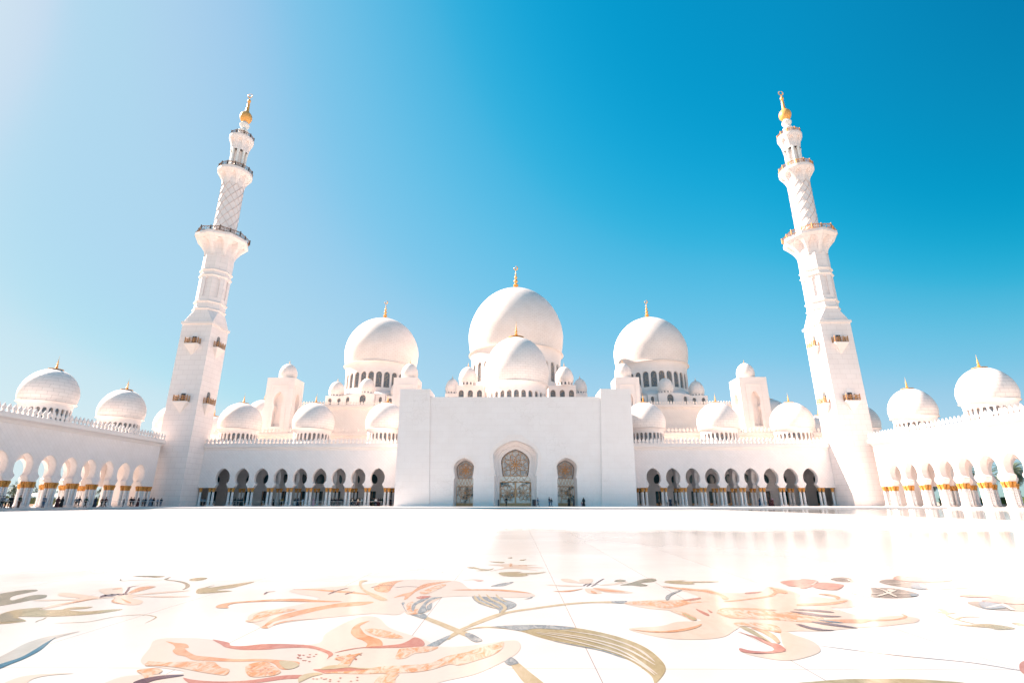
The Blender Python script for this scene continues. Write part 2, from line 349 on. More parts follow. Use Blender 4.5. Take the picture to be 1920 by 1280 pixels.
# ---------------------------------------------------------------- inlaid flowers (flat coloured stone in the floor, drawn on the ground plane)
def ray(x, y):
    a = (x-960)/FPX; b = (640-y)/FPX
    up = b*math.cos(PITCH)+math.sin(PITCH); fw = math.cos(PITCH)-b*math.sin(PITCH)
    X = a*math.cos(YAW)-fw*math.sin(YAW); Y = a*math.sin(YAW)+fw*math.cos(YAW)
    return X/Y, up/Y
def gnd(x, y):
    a, b = ray(x, y); Y = (-CH)/b; return a*Y, Y
ZO = {'A': (0, 1060, 5.333), 'B': (240, 1140, 6), 'C': (560, 1080, 6), 'D': (860, 1080, 4.8), 'E': (1160, 1080, 5.053), 'F': (1500, 1060, 4.571), 'G': (380, 1070, 6), 'H': (680, 1070, 6), 'I': (860, 960, 7.11), 'P': (0, 0, 1)}
def conv(s):
    """'A 0,280 100,262 D 3,4' -> points on the picture grid"""
    out = []; z = ZO['P']
    for t in s.split():
        if t in ZO: z = ZO[t]
        else:
            a, b = t.split(','); out.append((z[0]+float(a)/z[2], z[1]+float(b)/z[2]))
    return out
def smooth_closed(p, n=4):
    out = []; m = len(p)
    for i in range(m):
        a, b, c, d = p[i-1], p[i], p[(i+1) % m], p[(i+2) % m]
        for k in range(n):
            f = k/n
            out.append(tuple(.5*((2*b[j])+(-a[j]+c[j])*f+(2*a[j]-5*b[j]+4*c[j]-d[j])*f*f+(-a[j]+3*b[j]-3*c[j]+d[j])*f**3) for j in (0, 1)))
    return out
def smooth_open(p, n=5):
    out = []; m = len(p)
    for i in range(m-1):
        a, b, c, d = p[max(i-1, 0)], p[i], p[i+1], p[min(i+2, m-1)]
        for k in range(n):
            f = k/n
            out.append(tuple(.5*((2*b[j])+(-a[j]+c[j])*f+(2*a[j]-5*b[j]+4*c[j]-d[j])*f*f+(-a[j]+3*b[j]-3*c[j]+d[j])*f**3) for j in (0, 1)))
    return out+[p[-1]]
def inlay_mat(name, c, mott=.12, tint=None, scale=9, veins=0):
    m, n, l, b = new_mat(name)
    base = tuple(min(.85, v*.33) for v in lin(c)); t2 = tuple(min(.85, v*.33) for v in lin(tint)) if tint else tuple(v*(1-mott) for v in base)
    g = n.new('ShaderNodeNewGeometry')
    mp = n.new('ShaderNodeMapping'); mp.inputs['Scale'].default_value = (1, .45, 1); l.new(g.outputs['Position'], mp.inputs[0])
    nz = N(n, 'ShaderNodeTexNoise', Scale=scale, Detail=7.0, Roughness=.65, Distortion=1.2); l.new(mp.outputs[0], nz.inputs['Vector'])
    rp = n.new('ShaderNodeValToRGB'); rp.color_ramp.elements[0].position = .40; rp.color_ramp.elements[1].position = .60
    rp.color_ramp.elements[0].color = t2+(1,); rp.color_ramp.elements[1].color = base+(1,); l.new(nz.outputs['Fac'], rp.inputs[0]); l.new(rp.outputs[0], b.inputs['Base Color'])
    b.inputs['Roughness'].default_value = .12; b.inputs['Specular IOR Level'].default_value = .07
    return m
IM = {'PP': inlay_mat('pale_peach_stone', (253, 235, 224), .03, scale=3), 'P': inlay_mat('peach_stone', (251, 224, 205), .04, (252, 232, 216), 4),
 'O': inlay_mat('orange_stone', (240, 164, 116), tint=(246, 196, 158), scale=7), 'OT': inlay_mat('veined_orange_stone', (243, 170, 116), tint=(252, 230, 212), scale=14),
 'R': inlay_mat('rose_stone', (214, 132, 114), tint=(226, 156, 138), scale=8), 'RL': inlay_mat('light_rose_stone', (240, 200, 188), tint=(246, 214, 204)),
 'OL': inlay_mat('olive_stone', (186, 166, 122), tint=(208, 190, 150), scale=10), 'OG': inlay_mat('grey_olive_stone', (138, 134, 112), tint=(178, 168, 144), scale=6),
 'T': inlay_mat('tan_stone', (230, 210, 178), tint=(216, 194, 156)), 'BG': inlay_mat('blue_grey_stone', (140, 150, 160), tint=(196, 200, 202), scale=16),
 'BL': inlay_mat('blue_stone', (50, 112, 146), tint=(80, 134, 162)), 'PU': inlay_mat('purple_stone', (104, 74, 92), tint=(130, 100, 112)), 'GY': inlay_mat('grey_stone', (92, 86, 78), tint=(130, 120, 108), scale=8),
 'GL': inlay_mat('light_grey_stone', (214, 206, 198), tint=(224, 218, 212)), 'W': inlay_mat('white_stone', (253, 240, 228))}
IZ = [0]
def inlay_z(layer):
    IZ[0] += 1; return .0014+.0010*(layer-1)+.00014*(IZ[0] % 5)
def inlay(name, layer, c, *polys, sharp=False):
    me = bpy.data.meshes.new(name); bm = bmesh.new()
    for s in polys:
        z = inlay_z(layer)
        p = conv(s); p = p if sharp else smooth_closed(p)
        co = [Vector(gnd(x, y)) for x, y in p]; nn = len(co)
        tv, _, tf, *_r = delaunay_2d_cdt(co, [(i, (i+1) % nn) for i in range(nn)], [list(range(nn))], 1, 1e-6)
        vs = [bm.verts.new((v.x, v.y, z)) for v in tv]
        for f in tf:
            try: bm.faces.new([vs[i] for i in f])
            except Exception: pass
    for f in bm.faces:
        if f.normal.z < 0: f.normal_flip()
    bm.to_mesh(me); bm.free(); me.materials.append(IM[c])
    o = bpy.data.objects.new(name, me); col.objects.link(o); o.parent = floor
    return o
def strokes(name, layer, c, *items):
    """items: (width_m, 'pts') drawn as a tapering ribbon on the ground"""
    mb = MB()
    for w, s in items:
        z = inlay_z(layer)
        g = [gnd(*q) for q in smooth_open(conv(s))]
        L = []; Rr = []
        for i, p in enumerate(g):
            a = g[max(i-1, 0)]; b = g[min(i+1, len(g)-1)]; d = math.hypot(b[0]-a[0], b[1]-a[1]) or 1
            nx, ny = -(b[1]-a[1])/d, (b[0]-a[0])/d
            t = i/(len(g)-1); ww = w*.5*(min(1, 4*t+.25)*min(1, 4*(1-t)+.25))
            L.append((p[0]+nx*ww, p[1]+ny*ww, z)); Rr.append((p[0]-nx*ww, p[1]-ny*ww, z))
        for i in range(len(g)-1): mb.quad(L[i], Rr[i], Rr[i+1], L[i+1])
    return mb.build(name, IM[c], floor)
# large lily, near left
inlay('inlaid_petal', 1, 'PP', 'P 264,1236 280,1215 292,1199 340,1195 400,1199 440,1214 500,1214 560,1210 600,1204 610,1188 645,1168 680,1155 710,1158 730,1176 770,1190 800,1200 822,1211 870,1211 930,1203 966,1200 976,1208 973,1220 958,1232 930,1247 890,1264 840,1275 770,1290 640,1300 400,1300 180,1300 215,1272 270,1264 330,1263 344,1258 300,1251 272,1246')
inlay('inlaid_petal', 2, 'R', 'B 950,353 1040,365 1135,388 1160,420 1300,425 1500,405 1700,400 1920,408 C 60,770 150,782 260,810 370,855 385,885 345,912 318,932 335,895 300,862 160,815 0,803 B 1700,452 1600,463 1400,469 1250,465 1100,440 1040,405',
 'B 618,783 700,800 860,818 1100,825 1400,808 1700,762 1920,750 C 120,1120 0,1150 B 1750,800 1500,835 1300,852 900,862 700,848',
 'C 400,862 560,820 760,796 1000,778 1150,760 1235,725 1300,688 1375,708 1415,750 1400,786 1300,796 1180,802 900,808 700,808 560,832',
 'C 160,1050 300,1040 560,1024 700,1040 960,1055 700,1066 500,1072 400,1090 300,1096 250,1080')
inlay('inlaid_petal', 2, 'O', 'B 425,372 530,388 650,400 685,440 640,452 690,495 770,532 900,545 1200,572 1500,570 1700,582 1900,600 1930,625 1880,660 1800,690 1700,680 1640,625 1500,596 1200,602 900,592 730,582 640,542 545,522 500,480 530,445 500,405',
 'C 800,500 700,520 640,550 600,590 588,640 640,692 720,722 772,762 758,802 850,806 930,792 945,752 910,710 820,680 750,650 708,600 690,562 745,528')
inlay('inlaid_petal', 2.5, 'OT', 'B 188,646 230,598 300,602 450,608 700,600 950,604 1010,640 1060,672 1140,690 1100,752 960,742 800,716 600,676 450,656 320,648',
 'B 1320,660 1440,612 1560,606 1650,660 1720,720 1600,765 1370,768', 'C 1160,810 1400,790 1570,800 1450,852 1300,872 1200,922 1090,926 1110,860',
 'C 840,1030 1000,1010 1250,1000 1500,970 1650,905 1800,872 1920,850 D 60,690 200,640 330,608 402,588 405,618 380,662 300,712 150,762 0,802 C 1700,992 1500,1050 1300,1082 1000,1092 700,1100 400,1092 300,1082 700,1060',
 'C 930,1110 1120,1096 1090,1150 1050,1240 840,1240', 'B 100,700 300,676 388,700 340,738 275,752 322,776 210,812 165,752',
 'C 400,930 480,900 620,880 720,860 650,900 600,960 560,1010 440,1000 480,960', 'C 740,600 860,590 980,610 1080,640 1180,690 1100,700 960,690 840,660')
inlay('inlaid_petal', 3, 'T', 'C 0,1140 80,1100 200,1085 272,1100 150,1132 60,1172 0,1196', 'C 240,1050 330,1010 480,1004 650,1030 840,1036 900,1048 700,1045 560,1030 400,1045', 'B 1700,598 1850,600 1925,642 1850,682 1760,680')
inlay('inlaid_stamen', 3, 'PU', 'B 50,846 150,800 300,770 450,755 615,750 600,763 450,786 300,812 180,850')
dots = []
for (zx, zy, n_, rx_, ry_) in (('C', (90, 920), 16, 110, 45), ('C', (560, 920), 14, 140, 45), ('B', (1520, 680), 14, 140, 50), ('C', (420, 1160), 12, 260, 30)):
    for i in range(n_):
        x = zy[0]+random.uniform(-1, 1)*rx_; y = zy[1]+random.uniform(-1, 1)*ry_
        dots.append(f"{zx} {x-14:.0f},{y:.0f} {x:.0f},{y-4:.0f} {x+16:.0f},{y-2:.0f} {x+4:.0f},{y+5:.0f}")
inlay('inlaid_speckles', 3, 'R', *dots)
# crossing stems, buds and the long leaf
inlay('inlaid_stem', 1, 'T', 'H 640,490 700,480 735,515 880,570 1080,650 1230,716 1190,745 1070,702 860,612 690,540', 'C 1660,690 1800,598 1920,545 D 100,430 230,375 350,335 500,305 650,285 900,250 1100,232 1400,222 1510,222 1480,241 1200,240 940,262 650,300 450,332 350,366 200,422 60,476 0,516 C 1800,648 1720,690 1690,712', 'D 470,790 530,775 640,860 800,990 780,1010 620,980 520,872',
 'D 60,482 170,455 300,452 400,465 250,463 120,474 40,500')
inlay('inlaid_stem', 2, 'BG', 'H 540,490 640,490 690,480 725,512 690,540 600,512', 'C 1435,786 1560,720 1700,660 1690,690 1620,740 1545,790', 'D 55,530 100,510 215,573 140,590', 'D 413,775 440,745 480,730 540,778 500,795 455,800', 'D 1380,224 1515,222 1480,243 1390,238')
inlay('inlaid_bud', 1, 'P', 'C 1155,300 1330,252 1500,232 1612,234 1500,300 1492,362 1440,402 1250,432 1180,382')
inlay('inlaid_bud', 2, 'BG', 'C 1157,302 1195,295 1182,330 1217,402 1190,372', 'C 1270,352 1300,300 1400,250 1475,236 1400,282 1322,322 1295,390 1275,385', 'C 1338,416 1370,350 1420,290 1500,240 1612,234 1510,262 1440,310 1430,350 1445,385 1400,412', 'C 1440,345 1462,320 1500,300 1492,360 1452,383')
inlay('inlaid_bud', 2, 'OT', 'C 1210,330 1240,296 1290,286 1265,330 1290,372 1340,360 1335,420 1260,430 1222,385')
inlay('inlaid_bud', 1, 'BG', 'H 1240,262 1400,257 1530,262 1590,315 1660,335 1722,362 1728,388 1690,416 1610,440 1560,472 1510,512 1535,468 1510,430 1420,405 1300,362 1240,312')
strokes('inlaid_bud', 2, 'T', (.035, 'H 1255,275 1290,332 1400,385 1500,420'), (.03, 'H 1305,262 1350,320 1450,370 1540,420'), (.04, 'H 1390,262 1450,320 1560,370 1600,410 1590,440 1530,505'), (.03, 'H 1500,262 1540,310 1620,350'))
inlay('inlaid_leaf', 1, 'OL', 'D 180,458 300,455 600,437 850,442 1100,470 1350,520 1550,580 1700,650 1800,730 1858,805 1852,872 1775,965 1760,960 1735,900 1640,820 1500,740 1300,670 1050,620 850,580 700,540 560,495 400,470')
inlay('inlaid_leaf', 2, 'BG', 'D 290,452 600,437 850,442 1050,462 930,480 700,470 560,490 400,466')
strokes('inlaid_leaf', 3, 'W', (.022, 'D 700,512 1100,600 1450,700 1650,800 1765,890'), (.022, 'D 700,505 1150,575 1500,690 1790,885'), (.024, 'D 800,505 1150,555 1500,650 1770,800'), (.024, 'D 950,488 1300,545 1600,650 1765,770'))
strokes('inlaid_leaf', 3, 'BG', (.018, 'D 850,582 1050,622 1300,672 1500,742'))
# second lily, upper left of centre
inlay('inlaid_petal', 1, 'PP', 'P 545,1106 620,1100 680,1095 760,1086 830,1087 862,1090 885,1104 935,1104 985,1109 1003,1117 960,1120 880,1117 820,1120 775,1129 762,1142 745,1152 700,1150 640,1155 560,1163 520,1170 498,1178 480,1170 464,1160 475,1149 520,1140 560,1133 600,1121 560,1113')
inlay('inlaid_petal', 2, 'O', 'G 145,405 200,375 350,350 550,335 800,318 1100,312 1300,330 1570,343 1400,350 1100,345 800,340 500,352 330,370 280,395 292,415 200,418',
 'G 695,612 740,570 850,510 1000,465 1200,420 1400,385 1600,355 1920,345 1800,385 1500,410 1300,445 1100,495 900,545 800,572 740,612',
 'G 1000,209 1200,203 1420,214 1700,234 1900,270 1700,256 1450,236 1200,213', 'H 128,190 200,142 350,115 460,108 385,132 335,180 290,236 225,240 150,225',
 'H 440,262 560,230 640,170 760,135 1000,115 860,142 720,182 600,232 500,312 465,322 468,282 350,302', 'H 1000,215 1250,205 1600,210 1900,250 1750,242 1500,224 1250,219', 'G 660,640 700,610 735,642', 'G 788,612 850,580 1000,555 1320,535 1050,556 900,582')
inlay('inlaid_petal', 2.5, 'OT', 'G 480,562 560,540 572,500 700,450 900,425 1060,435 900,472 750,506 690,552 560,578', 'H 640,240 760,190 880,150 940,160 800,230 700,262')
inlay('inlaid_petal', 3, 'T', 'C 690,50 780,48 718,70 710,110 760,160 900,215 1000,265 930,275 850,245 740,180 680,110')
inlay('inlaid_petal', 3, 'R', 'H 600,300 680,280 772,288 660,316')
strokes('inlaid_stamen', 3, 'PU', (.03, 'G 1412,262 1520,220 1645,190'), (.03, 'G 1602,264 1650,246 1712,230'), (.025, 'G 690,264 730,238 825,229'), (.02, 'H 90,188 200,166 350,166'), (.02, 'H 360,188 500,175 640,182'))
inlay('inlaid_leaf', 1, 'BG', 'H 1810,316 1870,304 1885,292 1850,278 1912,290 1885,312', 'H 1440,170 1550,140 1700,122 1600,165 1500,172')
inlay('inlaid_leaf', 1, 'RL', 'H 1125,105 1250,93 1352,100 1350,112 1300,119 1240,101')
# far small flower at the middle
inlay('inlaid_leaf', 1, 'OL', 'I 540,822 562,800 840,792 780,808 1000,805 1168,794 1050,820 900,826 930,840 800,856 620,850', 'I 105,735 200,727 300,750 400,758 475,744 400,776 225,779 300,765 180,750', 'I 400,655 520,657 612,665 560,676', 'I 810,636 902,625 860,643', 'I 650,606 712,600 705,612')
inlay('inlaid_petal', 1, 'P', 'I 390,698 640,690 700,678 760,700 1055,703 900,716 1145,740 900,746 1060,776 850,758 640,750 410,788 600,740 560,716')
inlay('inlaid_petal', 2, 'O', 'I 680,696 706,690 706,720 680,722', 'I 780,708 900,702 900,712')
# small flower right of the middle
inlay('inlaid_petal', 1, 'P', 'D 918,25 1000,24 1110,62 1050,58 960,50', 'D 1088,30 1205,24 1185,62 1110,62', 'D 780,75 1000,80 1120,88 980,92', 'D 1140,110 1222,114 1290,150 1200,156 1150,140', 'D 1260,80 1400,60 1525,48 1400,76', 'D 1210,105 1350,108 1570,146 1400,150 1280,134')
inlay('inlaid_petal', 2, 'O', 'D 1210,104 1350,120 1500,140 1400,142 1280,130', 'D 850,136 1000,126 1122,110 1000,138', 'D 1190,128 1230,140 1245,156 1200,150')
strokes('inlaid_stamen', 3, 'PU', (.02, 'D 1120,88 1150,70 1200,66'), (.02, 'D 1150,92 1190,68 1230,68'), (.02, 'D 1190,92 1230,74 1262,72'), (.02, 'D 1225,70 1280,35 1310,22'))
inlay('inlaid_leaf', 2, 'OG', 'D 1398,42 1450,27 1508,40 1450,51', 'D 1450,79 1560,55 1640,30 1740,18 1782,34 1740,50 1640,60 1702,82 1640,89 1560,80')
inlay('inlaid_leaf', 2, 'OL', 'E 432,55 470,42 632,38 600,48 948,48 850,58 700,60 722,72 620,75 480,65')
# third lily, right
inlay('inlaid_petal', 1, 'P', 'E 395,94 560,108 700,138 820,118 960,148 1150,158 1350,138 1420,98 1590,130 1725,170 1700,200 F 100,262 250,280 370,280 505,312 480,345 400,362 260,362 400,402 600,440 850,430 1012,450 1005,482 900,497 700,520 500,532 200,560 0,560 E 1560,520 1300,480 1180,470 1090,520 1000,572 800,597 500,592 250,547 95,494 400,470 560,430 780,420 620,350 480,322 250,300 45,250 300,226 600,220 760,200 650,150 520,120',
 'E 1160,704 1300,738 1450,728 1585,705 1552,640 1530,500 1650,550 1830,610 1908,680 1885,730 1700,787 1550,797 1350,768 1220,738')
inlay('inlaid_petal', 2.5, 'OT', 'E 40,246 250,232 500,235 750,203 772,215 680,238 860,240 700,256 520,300 420,300 250,277 120,266', 'E 480,322 640,345 740,402 700,420 620,380', 'E 930,340 1000,298 1300,308 1500,340 1700,345 1920,385 1920,432 1700,428 1400,410 1200,402 1050,386 950,362', 'E 1100,440 1300,440 1500,470 1535,535 1400,510 1250,480 1130,470')
inlay('inlaid_petal', 3, 'O', 'E 120,505 300,520 500,515 700,480 780,453 776,470 700,502 520,532 300,531', 'E 415,94 600,110 800,128 950,158 1040,205 1022,226 985,216 950,182 800,147 600,126', 'E 1000,236 1200,215 1400,185 1470,150 1425,103 1500,118 1592,145 1590,166 1510,160 1450,192 1200,226 1050,241',
 'E 1000,302 1300,304 1500,322 1300,322 1050,315', 'E 930,345 1060,372 1200,402 1050,394', 'E 1250,490 1380,508 1480,558 1528,622 1500,632 1450,590 1350,530', 'F 0,470 300,462 560,460 800,460 890,437 868,414 922,435 880,457 750,472 600,476 540,492 350,490 0,484', 'F 155,244 250,244 345,270 320,291 280,264', 'F 0,326 200,320 410,298 300,332 0,345', 'E 1300,355 1600,365 1900,395 1600,385 1400,375')
inlay('inlaid_petal', 3, 'R', 'E 1148,682 1250,705 1400,714 1470,700 1445,665 1350,620 1250,570 1120,525 1250,558 1370,595 1430,625 1530,650 1585,705 1500,726 1400,733 1250,731 1155,712', 'E 735,308 852,358 840,376 760,336', 'E 1205,155 1352,145 1300,160 1210,167', 'E 840,315 890,340 870,346', 'E 610,228 760,203 770,215 690,228')
inlay('inlaid_petal', 3, 'OL', 'E 1150,478 1232,490 1320,540 1442,620 1400,616 1280,552 1180,500', 'E 600,345 690,380 740,412 700,414 640,380')
inlay('inlaid_stamen', 4, 'PU', 'F 0,374 150,379 288,398 250,403 100,391 0,384', 'F 0,400 200,424 358,438 200,441 0,416', 'F 95,480 250,494 495,535 350,526 180,502', 'F 0,503 150,542 296,555 150,556 0,520', 'E 1675,315 1920,322 1920,333 1700,322', 'E 1620,335 1800,345 1920,372 1750,358', 'E 1675,452 1800,480 1920,498 1920,510 1780,492')
inlay('inlaid_stamen', 4, 'BL', 'F 150,465 250,475 372,492 250,486')
strokes('inlaid_stamen', 3, 'BG', (.045, 'E 458,230 468,190 520,158 598,127'))
# lily pads at the right
inlay('inlaid_lily_pad', 1, 'GY', 'F 443,231 500,195 640,188 850,200 1000,235 1012,255 950,272 780,278 600,268 480,246', 'F 262,115 340,100 440,105 552,125 460,141 330,136', 'F 680,140 720,120 830,118 900,138 1000,143 1200,138 1350,148 1430,170 1462,188 1350,196 1200,206 1050,206 900,186 770,166', 'F 1435,320 1500,304 1720,318 1960,328 1960,388 1700,381 1550,361')
inlay('inlaid_lily_pad', 2, 'GL', 'F 443,231 500,195 598,190 602,268 480,246', 'F 450,108 552,125 470,139', 'F 1090,150 1350,150 1430,170 1462,188 1350,196 1200,206 1100,204')
inlay('inlaid_lily_pad', 3, 'BL', 'F 965,150 1058,155 1082,200 1040,202 958,190', 'F 950,238 1012,246 1006,259 955,262', 'F 1548,308 1720,330 1764,362 1600,371 1545,345')
inlay('inlaid_flower', 3, 'R', 'F 828,90 900,78 1050,80 1200,95 1312,122 1200,139 1000,139 870,130 798,110', 'E 1535,50 1700,33 1885,42 1850,72 1820,102 1640,96 1575,76', 'F 0,118 110,122 158,140 100,165 60,192 0,192', 'F 105,166 200,145 350,160 375,172 310,209 150,196', 'F 1360,258 1450,245 1600,254 1750,239 1960,250 1960,326 1700,320 1550,300 1650,277 1450,270', 'F 1885,840 1940,822 1940,930 1888,902')
inlay('inlaid_flower', 4, 'RL', 'F 900,84 1050,82 1150,95 1200,110 1050,105 930,100', 'F 1700,246 1900,255 1900,275 1750,262')
strokes('inlaid_lily_pad', 4, 'W', (.03, 'F 480,235 620,240 760,236 1000,245'), (.04, 'F 640,190 720,212 770,240 835,272'), (.04, 'F 660,264 740,240 830,206'), (.03, 'F 720,160 900,152 1200,168 1440,188'), (.035, 'F 1590,362 1680,345 1745,325'), (.04, 'F 1730,325 1790,360 1830,384'), (.02, 'F 330,105 400,118 430,136'), (.02, 'F 0,165 100,165 150,132'), (.06, 'F 1045,160 1065,190'), (.06, 'F 775,202 775,222'))
inlay('inlaid_leaf', 1, 'OL', 'F 1143,385 1215,395 1172,365 1240,374 1272,398 1342,404 1262,416 1200,403', 'F 1298,498 1450,505 1600,498 1750,515 1848,540 1700,549 1620,532 1450,520', 'F 1812,490 1870,488 1960,512 1960,522 1850,506')
inlay('inlaid_leaf', 1, 'OL', 'F -40,1012 100,995 300,978 500,970 900,970 1200,985 1440,1008 1600,1060 800,1100 -100,1080')
strokes('inlaid_tendril', 1, 'OL', (.035, 'F 1250,415 1300,446 1400,476 1500,498'), (.03, 'F 1400,476 1350,460 1372,445 1440,438 1545,440'), (.012, 'A 355,565 385,548 430,535 462,515'), (.014, 'A 545,575 700,570 900,558 1150,510 1400,490 1540,505 1550,525 1450,575'))
strokes('inlaid_border', 1, 'PU', (.012, 'F 140,682 800,765 1480,832 1960,912'))
# flowers at the left edge
inlay('inlaid_leaf', 1, 'OG', 'A -60,300 0,280 100,262 250,241 362,240 365,252 250,276 140,300 98,326 120,346 200,326 330,294 450,291 468,305 430,326 300,346 150,376 -60,400')
inlay('inlaid_leaf', 1, 'OL', 'A -60,510 0,486 60,465 200,435 455,417 385,440 600,440 700,418 920,410 850,430 680,442 860,457 1100,438 1225,437 1000,476 700,501 400,511 180,511 255,546 220,562 -60,582', 'G -60,205 0,190 145,157 50,190 300,155 552,121 553,132 350,185 150,216 335,224 130,245 -60,252', 'A 1325,106 1480,100 1650,106 1560,119 1500,114', 'P 354,1086 370,1082.5 389,1083 380,1087 362,1088.5')
inlay('inlaid_leaf', 2, 'OG', 'A 0,500 60,475 130,490 130,520 240,548 100,560 0,560', 'A 1360,107 1480,102 1560,110 1500,113')
inlay('inlaid_petal', 1, 'P', 'A 592,275 700,272 1000,312 1070,300 985,240 1215,222 1230,282 1380,235 1565,208 1300,288 1600,262 1905,248 1600,278 1320,300 1905,305 1650,318 1400,310 1320,325 1428,350 1385,388 1240,388 1110,352 1150,320 900,342 600,402 400,442 520,395 760,345 400,354 360,342 800,330 600,302')
inlay('inlaid_petal', 2, 'O', 'A 1118,236 1218,219 1200,233', 'A 1280,276 1400,215 1555,209 1450,240', 'A 1210,325 1312,370 1280,374 1230,346', 'A 1112,356 1152,322 1140,350 1170,366 1245,386 1150,374', 'A 600,392 800,350 980,322 820,356')
strokes('inlaid_stamen', 2, 'PU', (.06, 'A 1010,320 1060,292 1090,310'), (.05, 'A 1060,312 1120,285 1150,300'), (.05, 'A 1110,310 1180,282 1210,298'), (.05, 'A 1190,300 1245,280 1260,292'), (.025, 'A 1240,290 1280,240 1300,215 1395,200'))
strokes('inlaid_tendril', 1, 'OG', (.05, 'A 1830,240 1875,210 1860,178 1780,155 1660,138 1705,113'), (.02, 'A 1660,140 1400,142 1220,150 1210,132'))
inlay('inlaid_leaf', 1, 'GL', 'A -80,955 0,910 100,860 250,780 450,715 650,680 800,656 620,706 500,752 400,842 250,922 100,982 -80,1050')
inlay('inlaid_leaf', 2, 'BL', 'A -80,1030 0,985 200,920 350,838 450,775 560,716 505,756 402,846 250,927 100,987 -80,1060')
inlay('inlaid_petal', 1, 'P', 'A 20,1190 200,1112 450,1082 745,1077 500,1096 330,1132 220,1200')
strokes('inlaid_border', 1, 'R', (.06, 'P 8,1019 115,1021 197,1015'), (.03, 'P 220,1023 280,1018 340,1013'))

# ---------------------------------------------------------------- shared parts of the buildings
CAPM = MB().lathe([(.25, 0), (.31, .04), (.25, .09), (.25, .2, .06), (.27, .36, .12), (.31, .52, .15), (.345, .68, .13), (.36, .78, .12), (.35, .88, .1), (.27, .92, .04)], 32, nl=8).mesh('capital', M['capital'], 40)
BASM = MB().box(-.42, .42, -.42, .42, 0, .14).lathe([(.4, .14), (.42, .18), (.34, .25), (.34, .3), (.27, .36)], 20).mesh('base', M['plain'], 40)
SHM = MB().lathe([(.265, .34), (.27, 1.6), (.245, 3.02)], 20).mesh('shaft', M['col'], 60)
def column(parent, x, y, z0=.2):
    c = bpy.data.objects.new('column', SHM); col.objects.link(c); c.parent = parent; c.location = (x, y, z0)
    for nm, me, dz in (('capital', CAPM, 2.98), ('base', BASM, 0)):
        o = bpy.data.objects.new(nm, me); col.objects.link(o); o.parent = c; o.location = (0, 0, dz)
    return c
def finial_mesh(H, Rd, cres, face=0):
    m = MB()
    m.lathe([(Rd, -.02*H), (Rd, 0), (Rd*.55, .03*H), (Rd*.25, .08*H), (.05*H, .12*H), (.09*H, .16*H), (.10*H, .2*H), (.06*H, .25*H), (.03*H, .28*H), (.065*H, .33*H), (.078*H, .37*H), (.05*H, .42*H), (.022*H, .45*H), (.05*H, .5*H), (.058*H, .53*H), (.035*H, .57*H), (.015*H, .6*H), (.03*H, .64*H), (.022*H, .68*H), (.01*H, .74*H), (.004*H, (.84 if cres else 1)*H)], 20)
    if cres:
        i0 = len(m.v); n = 28; rs = []
        for j in range(n+1):
            a = R_(130)+2*PI*(j/n)*.86+R_(25); t = math.sin(PI*j/n)**.7*.022*H+.003*H; r = .07*H
            c = Vector((r*math.cos(a), 0, .91*H+r*math.sin(a))); d = Vector((math.cos(a), 0, math.sin(a)))
            rs.append([c+d*t, c+Vector((0, .012*H, 0)), c-d*t, c-Vector((0, .012*H, 0))])
        m.rings(rs, True, True, True)
    return m.mesh('finial', M['gold'], 50)
DC = {}
def dome(parent, x, y, zc, R, ht, eq=.36, drum=0, nwin=24, ww=.33, wz=(0, 0), rd=.86, fin=(2.5, 1.15, False), face=-90, half=105, flare=.8, mat='dome', dmat='plain', win=True, arches=0, name='dome', full=False):
    """shell on a lip and a windowed drum; zc = height of the lip, ht = height of the crown over it"""
    key = (R, ht, eq, drum, nwin, ww, wz, rd, fin, face, half, flare, arches, name, full)
    if key in DC: return copy_tree(DC[key], parent, (x, y, zc))
    e = eq*R; h = ht-e; rb = .945*R
    prof = [(.98*R, -.05*R*.5), (.995*R, -.012*R), (.97*R, 0), (rb, .004)]
    t0 = math.acos(rb/R)
    for i in range(1, 7): prof.append((R*math.cos(t0*(1-i/6)), e-e*math.sin(t0*(1-i/6))/math.sin(t0)))
    for i in range(1, 25):
        t = PI/2*i/24; prof.append((max(R*math.cos(t)*(1-.03*math.sin(2*t)), .02), e+h*math.sin(t)*.985+h*.015*(i/24)**6))
    seg = 64 if R > 3 else 32
    sh = MB().lathe(prof, seg, caps=False).build(name, M[mat], parent, 50, (x, y, zc))
    DC[key] = sh
    fm = finial_mesh(*fin); o = bpy.data.objects.new('finial', fm); col.objects.link(o); o.parent = sh; o.location = (0, 0, ht-.01)
    if drum:
        d = MB(); r1 = rd*R
        # flared underside of the lip
        fl = []
        for i in range(9):
            t = i/8; fl.append((r1+(.98*R-r1)*(1-math.cos(t*PI/2)), -flare+(flare-.03*R*.5)*math.sin(t*PI/2)))
        d.lathe([(r1, -flare-.02)]+fl, seg, caps=False)
        if arches:
            pass
        if nwin:
            B = 2*PI*r1/nwin
            mp = lambda X, Y, Z: ((r1-Y)*math.sin(X/r1), -(r1-Y)*math.cos(X/r1), Z)
            pr = roundprof(wz[0], wz[1]-wz[0], ww)
            th = min(.6, R*.09)
            for k in range(nwin): arch_wall(d, B, k*B, -drum, -flare, pr, 0, th, mp, bevel=.06*ww)
        else: d.lathe([(r1, -drum), (r1, -flare)], seg, caps=False)
        d.build('drum', M[dmat], sh, 30)
        if nwin and win:
            w = MB(); arch_pane(w, 0, pr, th*.75, None, .05)
            wm = w.mesh('window', M['glass_drum'])
            for i, v in enumerate(wm.vertices): v.co.y = v.co.y-r1
            for k in range(nwin):
                a = (k*360/nwin+180) % 360-180
                if full or abs((a-(face+90)+180) % 360-180) <= half:
                    q = bpy.data.objects.new('window', wm); col.objects.link(q); q.parent = sh; q.rotation_euler = (0, 0, R_(a))
    return sh
